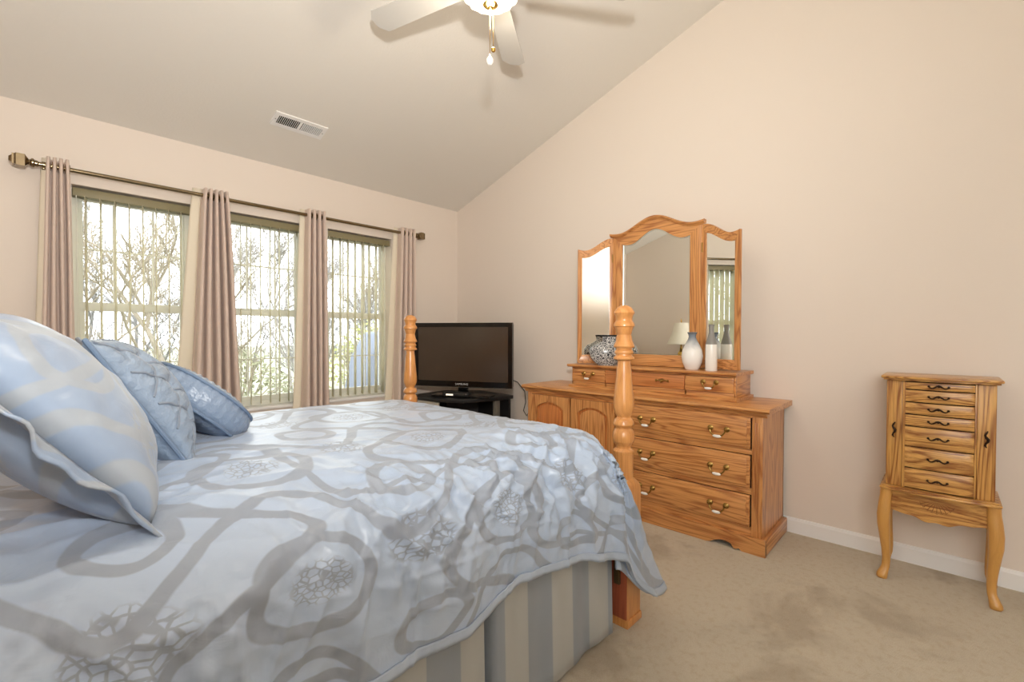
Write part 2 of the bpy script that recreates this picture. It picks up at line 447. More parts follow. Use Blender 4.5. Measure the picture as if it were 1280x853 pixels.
MB().box(XL-.095, XL-.09, Wy0+.04, Wy1-.04, Wz0+.04, Wz1-.04).build('pane', M_glass, o, flat=True)

# ------------------------------------------------------------------ outside
g = MB().box(-40, 40, -40, 60, -.55, -.45); o = struct('ground', g, bark('dry_lawn', (126, 126, 104)))
def tree_mesh(h, spread, levels, rnd, base_r):
    mb = MB()
    def grow(p, d, L, r, lv):
        n = 3; pts = [p]; q = p.copy(); dd = d.copy()
        for k in range(n):
            dd = (dd + Vector((rnd.gauss(0, .16), rnd.gauss(0, .16), rnd.gauss(.03, .08)))).normalized(); q = q + dd*(L/n); pts.append(q.copy())
        mb.tube(pts, [r*(1-.5*i/n) for i in range(n+1)], 4 if lv > 1 else 7, cap=False)
        if lv >= levels: return
        for k in range(7 if lv < 1 else 5):
            b = pts[rnd.randint(0 if lv == 0 else 1, n)] + d*rnd.uniform(0, .3)*(lv == 0)
            a = rnd.uniform(0, 2*PI); side = Vector((math.cos(a), math.sin(a), rnd.uniform(.0, .9)))
            grow(b, (dd*.45 + side*spread).normalized(), L*rnd.uniform(.40, .66), max(r*.5, .006), lv+1)
    grow(Vector((0, 0, -.5)), Vector((0, 0, 1)), h*.42, base_r, 0)
    return mb
barkm = [bark('pale_bark', (128, 122, 116)), bark('grey_bark', (112, 110, 110)), bark('brown_bark', (122, 112, 96))]
protos = []
for k in range(3):
    rnd = random.Random((20, 21, 24)[k]); protos.append(tree_mesh(5.4+.6*k, .34, 4, rnd, .034+.010*k).build('bare_tree', barkm[k], None, flat=True))
spots = [(-5.0 + 1.75*k + (.9 if r_ % 2 else 0) + .15*math.sin(k*2.3+r_), 4.9 + 1.65*r_) for r_ in range(4) for k in range(7)]
for i, (x, y) in enumerate(spots):
    o = protos[i] if i < 3 else protos[i % 3].copy()
    if i >= 3: C.objects.link(o)
    o.location = (x, y, 0); o.rotation_euler = (0, 0, i*1.37); sc = .85 + .2*random.random(); o.scale = (sc, sc, sc)
    tag(o, 'pale bare-branched tree among the thicket beyond the windows', 'tree', 'bare trees outside the windows')
def shrub(x, y, r, h, col, label, n=900):
    t = thing('shrub', (x, y, -.45), label, 'shrub')
    st = MB(); rnd = random.Random(int(x*100)); 
    for k in range(26):
        a = rnd.uniform(0, 2*PI); q = rnd.uniform(.2, 1); st.tube([(x, y, -.46), (x+r*.5*q*math.cos(a), y+r*.5*q*math.sin(a), -.45+h*.5), (x+r*q*math.cos(a), y+r*q*math.sin(a), -.45+h*(1.05-.4*q))], [.014, .01, .005], 5)
    st.build('stems', barkm[2], t, flat=True)
    lf = MB()
    for k in range(n):
        a = rnd.uniform(0, 2*PI); ph = math.acos(rnd.uniform(-.5, 1)); q = r*rnd.uniform(.6, 1)
        c_ = Vector((x + q*math.sin(ph)*math.cos(a), y + q*math.sin(ph)*math.sin(a), -.45 + h*.5 + h*.5*math.cos(ph)*rnd.uniform(.7, 1)))
        d = Vector((rnd.gauss(0, 1), rnd.gauss(0, 1), rnd.gauss(0, 1))).normalized(); e = d.orthogonal().normalized(); L = rnd.uniform(.03, .06)
        lf.add([c_-d*L, c_+e*L*.4, c_+d*L, c_-e*L*.4], [(0, 1, 2, 3)])
    lf.build('foliage', Mat('leaf', rgb(col), .7).m, t, flat=True)
shrub(1.0, 3.5, .7, 1.9, (140, 142, 84), 'yellow-green leafy shrub outside the window nearest the corner')
shrub(-1.1, 3.4, .8, 1.4, (118, 118, 90), 'olive leafy shrub outside the middle window')
shrub(-3.6, 3.3, .9, 1.3, (126, 122, 100), 'dull green shrub outside the leftmost window')
t = thing('grill', (.33, 2.0, -.45), 'grey fabric-covered grill standing outside the window nearest the corner', 'grill')
pr = [(-.27, -.45), (.98, -.45), (.93, .85), (.78, 1.18), (.23, 1.20), (.02, .86)]
MB().prism(pr, 1, 1.8, 2.35, .05).build('cover', Mat('grey_cover_fabric', rgb((112, 118, 132)), .8).m, t)
MB().box(-.32, 1.03, 1.76, 2.39, -.45, -.36, .02).build('hem', Mat('dark_cover_hem', rgb((84, 90, 102)), .8).m, t)

# ------------------------------------------------------------------ blinds, rod, curtains
names = ['leftmost window', 'middle window', 'window nearest the corner']
proto = None
for i, (a, b) in enumerate(WINX):
    n = 8; 
    if proto is None:
        t = proto = thing('vertical_blind', ((a+b)/2, .05, SILL), '', 'blind')
        MB().box(a+.004, b-.004, .018, .075, HEAD-.062, HEAD-.012, .004).build('headrail', M_olive, t)
        for k in range(n):
            x = a + .03 + (b-a-.06)*(k+.5)/n
            v = MB(); P = []
            for z in np.linspace(SILL+.018, HEAD-.060, 6):
                P.append([(x + .004*(1-(2*q-1)**2) + .017*(q-.5), .048+.074*(q-.5), z) for q in np.linspace(0, 1, 7)])
            v.grid(P); ob = v.build('vane', M_vane, t, 80); solid(ob, .0012)
        v = MB().tube([(a+.02, .012, HEAD-.06), (a+.02, .012, 1.0)], .0022, 6); v.sphere((a+.02, .012, .99), .008, 8, 6); v.build('pull_chain', M_vinyl, t)
    else:
        t = dup(proto); t.location = ((a+b)/2, .05, SILL)
    t['label'] = 'open off-white vertical blind hanging in the ' + names[i]; t['group'] = 'vertical blinds'
RY, RZ = -.09, 2.09
t = thing('curtain_rod', (-1.85, RY, RZ), 'long pewter curtain rod with square finials above the windows', 'curtain rod')
MB().tube([(-3.06, RY, RZ), (-.585, RY, RZ)], .0125, 16).build('rod', M_rod, t)
for x, s in ((-3.06, -1), (-.585, 1)):
    f = MB(); m = Matrix.Translation((x, RY, RZ)) @ Matrix.Rotation(s*PI/2, 4, 'Y')
    f.lathe([(.013, -.01), (.017, -.004), (.017, .004), (.024, .010), (.024, .016), (.017, .022), (.014, .03)], (0, 0, 0), 20, m)
    for r0, r1, z0, z1 in ((.014, .034, .028, .042), (.034, .034, .042, .075), (.034, .028, .075, .082), (.030, .030, .082, .090), (.022, .012, .090, .102)):
        mm = m @ Matrix.Rotation(PI/4, 4, 'Z'); f.lathe([(r0*1.3, z0), (r1*1.3, z1)], (0, 0, 0), 4, mm)
    f.build('finial', M_rod, t, 25)
for x in (-3.03, -1.54, -.63):
    b = MB().box(x-.008, x+.008, RY, -.001, RZ-.022, RZ-.012, .002); b.box(x-.012, x+.012, -.006, 0, RZ-.05, RZ+.02, .002); b.lathe([(.0135, -.008), (.017, -.008), (.017, .008), (.0135, .008)], (0, 0, 0), 16, Matrix.Translation((x, RY, RZ)) @ Matrix.Rotation(PI/2, 4, 'Y')); b.build('bracket', M_rod, t)

def curtain(tl, tr, bl, br, n, amp, label, lead):
    t = thing('curtain', ((tl+tr)/2, RY, .02), label, 'curtain', 'grommet curtain panels')
    TOP, BOT = 2.135, .015; nt, nz = 30*n+1, 44
    P = []
    for j in range(nz):
        q = j/(nz-1); z = TOP + (BOT-TOP)*q; qq = q**.8
        L = tl + (bl-tl)*qq; Rr = tr + (br-tr)*qq; row = []
        for i in range(nt):
            s = i/(nt-1); ph = 2*PI*n*s
            a = amp*(1 + .35*q) * (1 - .12*math.sin(5*s + 1))
            y = RY + a*math.cos(ph) + .008*math.sin(3*s*PI + 4*q)*q
            x = L + (Rr-L)*s + .35*(Rr-L)/n*math.sin(2*ph)*.35 + .006*math.sin(6*q + 9*s)*q
            row.append((x, min(y, -.012), z))
        P.append(row)
    o = MB().grid(P).build('fabric', M_curt, t, 180); solid(o, .0025)
    # cream lining along the leading edge, window light put into its colour
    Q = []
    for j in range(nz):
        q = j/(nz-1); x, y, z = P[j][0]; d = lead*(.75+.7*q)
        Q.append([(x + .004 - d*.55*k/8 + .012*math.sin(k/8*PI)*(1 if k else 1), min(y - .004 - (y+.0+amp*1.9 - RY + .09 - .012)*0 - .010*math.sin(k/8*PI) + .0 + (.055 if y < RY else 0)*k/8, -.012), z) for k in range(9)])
    o = MB().grid(Q).build('lit_lining', M_lit_lining, t, 180); solid(o, .0025)
    for i in range(2*n+1):
        if i % 2 == 0 and 0 < i < 2*n or i % 2 == 1:
            s = (i+.5)/(2*n)
            if s >= 1: continue
            k = min(nt-1, int(s*(nt-1))); x = P[1][k][0]
            g = MB(); m = Matrix.Translation((x, RY, RZ)) @ Matrix.Rotation(PI/2, 4, 'Y')
            g.lathe([(.0165, -.003), (.026, -.004), (.0285, 0), (.026, .004), (.0165, .003), (.0165, -.003)], (0, 0, 0), 20, m)
            g.build('grommet', M_rod, t)
    return t
curtain(-3.025, -2.925, -3.075, -2.895, 4, .036, 'narrow dusty rose curtain at the left end of the rod, left of the leftmost window', .04)
curtain(-2.285, -2.135, -2.375, -2.03, 5, .042, 'wide dusty rose curtain between the leftmost and middle windows', .13)
curtain(-1.600, -1.450, -1.630, -1.42, 4, .042, 'dusty rose curtain between the middle window and the window nearest the corner', .09)
curtain(-.755, -.600, -.82, -.585, 4, .042, 'dusty rose curtain at the right end of the rod beside the room corner', .11)

# ------------------------------------------------------------------ ceiling vent
yv, xv = -.468, -1.80
sl = math.atan(.335)
t = thing('air_vent', (xv, yv, ceil_z(yv)), 'white rectangular louvred air vent on the sloped ceiling', 'air vent')
VM = Matrix.Translation((xv, yv, ceil_z(yv))) @ Matrix.Rotation(-sl, 4, 'X')
def vb(m, name, mat): m.xform(VM); return m.build(name, mat, t)
hw, hh = .172, .066
vb(MB().ring([(-hw, -hh), (hw, -hh), (hw, hh), (-hw, hh)], [(-.145, -.040), (.145, -.040), (.145, .040), (-.145, .040)], 2, -.008, 0), 'frame', M_white)
vb(MB().box(-.008, .008, -.04, .04, -.009, -.001), 'divider', M_white)
vb(MB().box(-.146, .146, -.041, .041, -.0018, -.0012), 'duct_shade', M_dark)  # thin black sheet painted as the shade of the vent opening
for sgn in (-1, 1):
    for k in range(11):
        x = sgn*(.018 + k*.0118)
        vb(MB().box(-.0055, .0055, -.04, .04, -.0005, .0005, mat=Matrix.Translation((x, 0, -.0055)) @ Matrix.Rotation(R(-46 if sgn < 0 else 66), 4, 'Y')), 'slat', M_white)
for x in (-.158, .158): vb(MB().sphere((x, 0, -.008), .004, 8, 6, .5), 'screw', M_grey)

# ------------------------------------------------------------------ ceiling fan
fx, fy, bz = -1.715, -2.264, 2.72
t = thing('ceiling_fan', (fx, fy, 2.58), 'white five-blade ceiling fan with brass trim and lit glass bowl', 'ceiling fan')
cz = ceil_z(fy)
MB().lathe([(0, cz+.03), (.075, cz+.02), (.075, cz-.03), (.05, cz-.06), (.018, cz-.075), (0, cz-.075)], (fx, fy, 0), 32).build('canopy', M_brassb, t)
MB().tube([(fx, fy, cz-.05), (fx, fy, 2.86)], .013, 14).build('downrod', M_brassb, t)
MB().lathe([(.0, 2.89), (.05, 2.885), (.095, 2.86), (.115, 2.82), (.115, 2.76), (.095, 2.735), (.06, 2.725), (0, 2.725)], (fx, fy, 0), 40).build('motor_housing', M_fanw, t)
MB().lathe([(.117, 2.80), (.119, 2.79), (.117, 2.78)], (fx, fy, 0), 40).build('housing_band', M_brassb, t)
MB().lathe([(.0, 2.727), (.055, 2.725), (.06, 2.70), (.05, 2.685), (.075, 2.672), (.075, 2.662), (0, 2.662)], (fx, fy, 0), 32).build('light_fitter', M_brassb, t)
bw = MB(); nb = 96; prof = [(.075, 2.672), (.095, 2.668), (.112, 2.660), (.122, 2.648), (.116, 2.634), (.096, 2.618), (.068, 2.604), (.032, 2.597), (.012, 2.597)]
vs = []; fs = []
for (r, z) in prof:
    for k in range(nb):
        a = 2*PI*k/nb; sc = 1 + (.045*max(0, (r-.07)/.052))*math.cos(16*a) ; vs.append((fx + r*sc*math.cos(a), fy + r*sc*math.sin(a), z))
for i in range(len(prof)-1):
    for k in range(nb): fs.append((i*nb+k, i*nb+(k+1) % nb, (i+1)*nb+(k+1) % nb, (i+1)*nb+k))
bw.add(vs, fs).build('glass_bowl', M_bowl, t)
MB().lathe([(0, 2.602), (.030, 2.600), (.033, 2.594), (.024, 2.588), (.012, 2.584), (.010, 2.576), (.005, 2.572), (0, 2.572)], (fx, fy, 0), 24).build('finial', M_brassb, t)
for k in range(5):
    a = R(34 + 72*k); m = Matrix.Translation((fx, fy, bz)) @ Matrix.Rotation(a, 4, 'Z') @ Matrix.Rotation(R(11), 4, 'X')
    w0, w1, r0, r1 = .052, .066, .17, .665
    pl = [(r0, -w0+.012), (r0+.012, -w0), (r1-.035, -w1), (r1-.004, -w1+.035), (r1, -.015), (r1, .015), (r1-.004, w1-.035), (r1-.035, w1), (r0+.012, w0), (r0, w0-.012)]
    MB().prism(pl, 2, -.003, .003).xform(m).build('blade', M_blade, t)
    iron = MB().prism([(.09, -.012), (.15, -.014), (.20, -.034), (.235, -.030), (.25, 0), (.235, .030), (.20, .034), (.15, .014), (.09, .012)], 2, .003, .007); iron.xform(m); iron.build('blade_iron', M_brassb, t)
for dx, z1, mb in ((-.012, 2.375, M_ceramic), (.008, 2.41, M_brassb)):
    MB().tube([(fx+dx, fy-.01, 2.585), (fx+dx, fy-.01, z1)], .0016, 5).build('pull_chain', M_brass, t)
MB().lathe([(0, 2.325), (.008, 2.327), (.015, 2.338), (.015, 2.350), (.008, 2.362), (.004, 2.366), (.005, 2.372), (0, 2.378)], (fx-.012, fy-.01, 0), 16).build('pull_knob', M_ceramic, t)
MB().sphere((fx+.008, fy-.01, 2.402), .0105, 14, 10).build('pull_knob', M_brassb, t)
lo = light('POINT', 'fan_bulb', (fx, fy, 2.54), 8, (1, .86, .66), shadow_soft_size=.06)

# ------------------------------------------------------------------ drawer pulls
def bail_pull(parent, x, y, z, s=1.0, w=.087):
    """brass bail with two rosettes and a white ceramic grip, facing -X"""
    h = MB()
    for sg in (-1, 1):
        m = Matrix.Translation((x, y+sg*w/2, z)) @ Matrix.Rotation(-PI/2, 4, 'Y')
        h.lathe([(0, 0), (.016*s, 0), (.016*s, .003), (.010*s, .006), (.005*s, .010), (.005*s, .016), (.0085*s, .018), (.009*s, .023), (.005*s, .028), (0, .029)], (0, 0, 0), 16, m)
    pts = []
    for k in range(17):
        a = PI*k/16; pts.append((x - .020 - .006*math.sin(a), y - w/2*math.cos(a)*.92, z - .038*s*math.sin(a)**.8))
    h.tube(pts, .0042*s, 8)
    o = h.build('handle', M_brass, parent)
    g = MB(); g.tube([(x-.026, y-.022*s, z-.037*s), (x-.026, y-.014*s, z-.0385*s), (x-.026, y, z-.039*s), (x-.026, y+.014*s, z-.0385*s), (x-.026, y+.022*s, z-.037*s)], [.0045*s, .0078*s, .0086*s, .0078*s, .0045*s], 12)
    g.build('handle_grip', M_ceramic, parent)

# ------------------------------------------------------------------ dresser
F = -.455
t = thing('dresser', (-.24, -2.207, 0), 'long oak dresser with two arched doors and three wide drawers against the right wall', 'dresser')
Y0, Y1 = -1.385, -3.028
b = MB(); b.box(F+.02, -.02, Y1, Y1+.02, .05, .75); b.box(F+.02, -.02, Y0-.02, Y0, .05, .75); b.box(-.03, -.02, Y1, Y0, .05, .75); b.box(F+.03, -.02, Y1+.01, Y0-.01, .06, .08)
b.build('side_panel', OAK[2], t)
for y0, y1 in ((Y1, -2.975), (-2.235, -2.155), (-1.425, Y0)):
    st = MB().box(F, F+.02, y0, y1, .08, .75, .002).build('stile', OAK[2], t)
    if y0 == Y1:
        for k in range(3): MB().box(F-.003, F+.004, -3.018+.012*k, -3.011+.012*k, .12, .70, .003).build('reed', OAK[2], st)
b = MB()
for z0, z1 in ((.722, .75), (.524, .552), (.310, .342), (.08, .132)): b.box(F+.001, F+.0195, -2.974, -2.236, z0, z1, .001)
b.box(F+.001, F+.02, -2.16, -1.42, .715, .75, .001); b.box(F+.001, F+.02, -2.16, -1.42, .08, .11, .001)
b.build('rail', OAK[1], t)
MB().box(F+.02, F+.03, Y1+.02, Y0-.02, .09, .74).build('gap_shade_panel', M_dark, t)  # black sheet that paints the shade in the gaps of the front
tp = [(-.004, .752), (-.470, .752), (-.484, .757), (-.490, .766), (-.487, .777), (-.478, .782), (-.004, .782)]
b = MB().prism(tp, 1, -3.066, -1.348); b.build('top', OAK[1], t)
b = MB().prism([(F+.01, .728), (F-.006, .730), (F-.010, .740), (F-.022, .752), (F+.01, .752)], 1, -3.05, -1.365)
b.prism([(Y1+.005, .728), (Y1-.006, .730), (Y1-.010, .740), (Y1-.022, .752), (Y1+.005, .752)], 0, F-.005, -.01)
b.prism([(Y0-.005, .728), (Y0+.006, .730), (Y0+.010, .740), (Y0+.022, .752), (Y0-.005, .752)], 0, F-.005, -.01)
b.build('cornice', OAK[1], t)
bl = [(-3.050, .0), (-2.935, 0)]
bl += [(-2.92, .012), (-2.905, .004), (-2.895, .004)] + [(-2.895 + .13*k/8, .004 + .030*math.sin(PI*(.15+.85*k/8))) for k in range(1, 9)] + [(-2.745, .0)]
bl += [(-1.675, 0), (-1.655, .006)] + [(-1.655 + .13*k/8, .004 + .030*math.sin(PI*(1-k/8*.85))) for k in range(1, 9)] + [(-1.51, .004), (-1.495, .012), (-1.48, 0), (-1.365, 0), (-1.365, .078), (-1.372, .088), (-3.043, .088), (-3.050, .078)]
MB().prism(bl, 0, F-.02, F+.004).build('plinth', OAK[1], t)
for y0 in (-3.050, -1.389): MB().box(F-.015, -.015, y0, y0+.026, 0, .085, .006).build('plinth_return', OAK[0], t)
for z0, z1 in ((.553, .726), (.341, .520), (.132, .306)):
    d = MB(); d.box(F-.010, F+.012, -2.968, -2.243, z0, z1, .006, 3); d.box(F-.016, F, -2.954, -2.257, z0+.014, z1-.014, .006, 2)
    dr = d.build('drawer', OAK[1], t)
    for yy in (-2.378, -2.808): bail_pull(dr, F-.016, yy, (z0+z1)/2+.006)
def arch(y0, y1, z0, zs, rise, n=20):
    """loop: up the left, over an arch, down the right"""
    p = [(y0, z0), (y0, zs)] + [(y0 + (y1-y0)*k/n, zs + rise*math.sin(PI*k/n)**.75) for k in range(1, n)] + [(y1, zs), (y1, z0)]
    return p
for y0, y1 in ((-1.43, -1.788), (-1.803, -2.150)):
    n = 20; inn = arch(y0-.055, y1+.055, .17, .620, .047, n)
    out = [(y0, .112), (y0, .714)] + [(y0 + (y1-y0)*k/n, .714) for k in range(1, n)] + [(y1, .714), (y1, .112)]
    d = MB().ring(out, inn, 0, F-.016, F+.004).build('door', OAK[2], t, 30)
    lip = arch(y0-.050, y1+.050, .165, .624, .047, n); inn2 = arch(y0-.062, y1+.062, .178, .614, .046, n)
    MB().prism(arch(y0-.056, y1+.056, .171, .619, .047, n), 0, F-.004, F+.002).build('door_groove', OAKR, d)
    MB().prism(arch(y0-.072, y1+.072, .187, .606, .044, n), 0, F-.013, F-.003, .004).build('door_panel', OAKR if y0 > -1.5 else OAK[2], d)

# ------------------------------------------------------------------ mirror with drawer box, on the dresser
HX = -.35
t = thing('mirror_hutch', (-.2, -2.285, .782), 'oak tri-fold vanity mirror on a three-drawer box standing on the long dresser', 'mirror')
b = MB(); b.box(HX+.012, -.06, -2.852, -2.832, .80, .932, .002); b.box(HX+.012, -.06, -1.738, -1.718, .80, .932, .002); b.box(-.07, -.06, -2.85, -1.72, .80, .932)
b.build('side_panel', OAK[0], t)
b = MB(); b.box(HX+.010, HX+.03, -2.852, -1.718, .80, .829, .001); b.box(HX+.010, HX+.03, -2.852, -1.718, .920, .932, .001)
for yy in (-2.852, -2.567, -2.003, -1.724): b.box(HX+.010, HX+.03, yy-.004, yy+.006, .80, .932, .001)
b.box(HX+.03, HX+.04, -2.84, -1.73, .81, .93)
b.build('face_frame', OAK[1], t)
MB().prism([(-.05, .783), (HX-.012, .783), (HX-.012, .796), (HX+.0, .803), (-.05, .803)], 1, -2.868, -1.700).build('base_molding', OAK[1], t)
MB().prism([(-.045, .930), (HX-.008, .930), (HX-.018, .936), (HX-.020, .943), (HX-.014, .949), (-.045, .949)], 1, -2.866, -1.690).build('top', OAK[1], t)
for k, (y0, y1) in enumerate(((-1.999, -1.726), (-2.560, -2.008), (-2.846, -2.570))):
    d = MB().box(HX, HX+.018, y0, y1, .831, .918, .004, 2).build('drawer', OAK[1] if k != 1 else OAKRY, t)
    yc = (y0+y1)/2
    if k != 1: bail_pull(d, HX, yc-.005, .888, .9, .075)
    else:
        for yy in (yc-.135, yc+.135):
            h = MB().sphere((HX-.002, yy, .878), .012, 12, 8, 1); h.tube([(HX-.004, yy-.035, .876), (HX-.010, yy-.012, .880), (HX-.016, yy, .872), (HX-.010, yy+.012, .880), (HX-.004, yy+.035, .876)], [.004, .006, .009, .006, .004], 8)
            for q in (-.038, .038): h.sphere((HX-.004, yy+q, .876), .008, 10, 6)
            h.build('handle', M_brass, d)
MX, MC, HWD = -.15, -2.268, .320
def bell(s):                                                   # s 0 at centre, 1 at the side
    s = abs(s); return .5*(1 + math.cos(PI*min(s/.80, 1))) + (.10*((s-.80)/.20)**2 if s > .80 else 0)
n = 48
def mirror_loop(hw_, zb, zs, rise):
    return [(MC+hw_, zb)] + [(MC + hw_ - 2*hw_*k/n, zs + rise*bell(1-2*k/n)) for k in range(n+1)] + [(MC-hw_, zb)]
def frame_parts(out, inn, x0, x1, parent, m, stem, top_mat=None):
    k = len(out) - 1
    for nm, poly, mt in ((stem+'_stile', [out[0], out[1], inn[1], inn[0]], OAK[2]), (stem+'_stile', [out[k], out[k-1], inn[k-1], inn[k]], OAK[2]), (stem+'_rail', [out[0], inn[0], inn[k], out[k]], OAK[1])):
        MB().prism(poly, 0, x0, x1, .0012).xform(m).build(nm, mt, parent, 30)
    b = MB(); o_, i_ = out[1:k], inn[1:k]; n_ = len(o_)
    vs = [(x0, *q) for q in o_] + [(x0, *q) for q in i_] + [(x1, *q) for q in o_] + [(x1, *q) for q in i_]; fs = []
    for q in range(n_-1): fs += [(q, q+1, n_+q+1, n_+q), (2*n_+q, 2*n_+q+1, 3*n_+q+1, 3*n_+q), (q, q+1, 2*n_+q+1, 2*n_+q), (n_+q, n_+q+1, 3*n_+q+1, 3*n_+q)]
    fs += [(0, n_, 3*n_, 2*n_), (n_-1, 2*n_-1, 4*n_-1, 3*n_-1)]
    return b.add(vs, fs).xform(m).build(stem+'_arched_rail', top_mat or OAK[1], parent, 30)
frame_parts(mirror_loop(HWD, .952, 1.868, .088), mirror_loop(.245, 1.030, 1.803, .084), MX-.014, MX+.012, t, Matrix(), 'frame')
cr = MB(); P = []
for k in range(n+1):
    y = MC + (HWD+.018) - 2*(HWD+.018)*k/n; z = 1.868 + .088*bell(1-2*k/n)
    P.append([(MX+.012, y, z), (MX-.016, y, z-.006), (MX-.022, y, z+.002), (MX-.034, y, z+.008), (MX-.036, y, z+.018), (MX-.028, y, z+.022), (MX+.012, y, z+.022), (MX+.012, y, z)])
cr.grid(P); cr.f += [tuple(range(7)), tuple(reversed([n*8+i for i in range(7)]))]
cr.build('crown', OAK[1], t, 30)
MB().prism(mirror_loop(.246, 1.029, 1.804, .084), 0, MX-.006, MX-.003).build('mirror_glass', M_mirror, t, flat=True)
lip = MB().ring(mirror_loop(.2465, 1.0285, 1.805, .084), mirror_loop(.238, 1.037, 1.796, .083), 0, MX-.009, MX-.0062); lip.build('bevelled_edge', Mat('bevel_glass', (.78, .80, .72, 1), .05, Metallic=1.0).m, t, 30)
MB().prism([(-2.55, .949), (-2.55, 1.75), (-1.99, 1.75), (-1.99, .949)], 0, MX+.013, MX+.03).build('backing_board', OAK[2], t)
def wing(side, w_, deg):
    hy = MC + side*(HWD+.003); m = Matrix.Translation((MX, hy, 0)) @ Matrix.Rotation(-side*R(deg), 4, 'Z') if False else Matrix.Translation((MX, hy, 0)) @ Matrix.Rotation(side*R(deg), 4, 'Z')
    k_ = 28
    def top(s, hi, lo):                                        # s 0 at hinge, 1 outer
        q = min(max((s-.06)/.76, 0), 1); return hi + (lo-hi)*(.5-.5*math.cos(PI*q)) + (.008*((s-.82)/.18)**2 if s > .82 else 0)
    def loop(a, b_, zb, hi, lo): return [(side*a, zb)] + [(side*(a + (b_-a)*i/k_), top((a + (b_-a)*i/k_)/w_, hi, lo)) for i in range(k_+1)] + [(side*b_, zb)]
    a0 = .030; b0 = w_-.030
    frame_parts(loop(0, w_, .958, 1.866, 1.777), loop(a0, b0, 1.018, 1.808, 1.724), -.012, .010, t, m, 'wing')
    MB().prism(loop(a0-.001, b0+.001, 1.017, 1.809, 1.725), 0, -.005, -.002).xform(m).build('wing_glass', M_mirror, t, flat=True)
    for z in (1.05, 1.72): MB().tube([(MX-.014, hy, z-.03), (MX-.014, hy, z+.03)], .005, 10).build('hinge', M_brass, t)
wing(1, .262, 44); wing(-1, .270, -20 if False else 20)

# vases on the drawer box
VT = .949
t = thing('vase', (-.280, -1.992, VT), 'squat black and white floral vase before the left wing of the mirror', 'vase')
vm = Matrix.Translation((-.280, -1.992, 0)) @ Matrix.Rotation(R(38), 4, 'Z')
pf = [(0, VT), (.075, VT), (.082, VT+.006), (.118, VT+.035), (.140, VT+.078), (.138, VT+.108), (.115, VT+.138), (.075, VT+.158), (.048, VT+.170), (.046, VT+.200), (.050, VT+.212), (.045, VT+.212), (.040, VT+.20), (0, VT+.19)]
MB().lathe(pf, (0, 0, 0), 48, vm, sx=.42, sy=1).build('body', M_floral, t)
MB().lathe([(.0485, VT+.202), (.0525, VT+.208), (.0515, VT+.215), (.046, VT+.215), (.043, VT+.206)], (0, 0, 0), 48, vm, sx=.44, sy=1).build('rim', Mat('dark_glaze', rgb((40, 42, 44)), .2).m, t)
t = thing('vase', (-.25, -2.568, VT), 'rounded white vase with blue-grey neck on the drawer box', 'vase')
pf = [(0, VT), (.036, VT), (.042, VT+.006), (.058, VT+.045), (.064, VT+.082), (.058, VT+.122), (.042, VT+.158), (.026, VT+.188), (.021, VT+.205), (.025, VT+.224), (.028, VT+.230), (.024, VT+.230), (.018, VT+.21), (0, VT+.20)]
MB().lathe(pf, (-.25, -2.568, 0), 40).build('body', glaze('grey_white_glaze', .115, .205, (120, 130, 142)), t)
MB().lathe([(.0255, VT+.224), (.0295, VT+.229), (.0285, VT+.234), (.024, VT+.233)], (-.25, -2.568, 0), 40).build('rim', Mat('slate_glaze', rgb((110, 116, 122)), .25).m, t)
t = thing('vase', (-.262, -2.689, VT), 'tall slim bottle vase with grey neck and white body before the right mirror wing', 'vase')
pf = [(0, VT), (.032, VT), (.034, VT+.004), (.033, VT+.158), (.0325, VT+.160)]
MB().lathe(pf, (-.262, -2.689, 0), 32).build('body', M_ceramic, t)
pf = [(.0325, VT+.160), (.030, VT+.172), (.020, VT+.205), (.0145, VT+.235), (.0145, VT+.262), (.0175, VT+.280), (.014, VT+.280), (.010, VT+.26), (0, VT+.25)]
MB().lathe(pf, (-.262, -2.689, 0), 32).build('neck', Mat('grey_glaze', rgb((140, 138, 134)), .35).m, t)

# ------------------------------------------------------------------ jewelry armoire
AC, AH = -3.702, .19
t = thing('jewelry_armoire', (-.165, AC, 0), 'small oak jewelry armoire on cabriole legs with seven drawers against the right wall', 'jewelry armoire')
def bowx(y, xf, bow=.024): return xf - bow*(1 - ((y-AC)/.2)**2)
def bowed(y0, y1, z0, z1, xb, xf, bev=.002, bow=.024, n=14):
    pl = [(xb, y0)] + [(bowx(y0 + (y1-y0)*k/n, xf, bow), y0 + (y1-y0)*k/n) for k in range(n+1)] + [(xb, y1)]
    return MB().prism(pl, 2, z0, z1, bev)
a = bowed(AC-.195, AC+.195, .955, .963, -.035, -.288, .002); a.v += []; 
bq = bowed(AC-.204, AC+.204, .963, .976, -.03, -.298, .005); a.add(bq.v, bq.f); a.build('top', JOAK[1], t)
b = MB(); b.box(-.27, -.045, AC-.183, AC-.171, .452, .955, .001); b.box(-.27, -.045, AC+.171, AC+.183, .452, .955, .001); b.box(-.05, -.042, AC-.18, AC+.18, .452, .955); b.box(-.26, -.05, AC-.175, AC+.175, .455, .462)
b.build('case', JOAK[2], t)
bowed(AC-.18, AC+.18, .454, .954, -.24, -.262).build('shaded_carcass_front', M_dark, t)  # blackened so the drawer gaps carry painted shade
zz = [.952, .915, .857, .800, .745, .650, .551, .457]
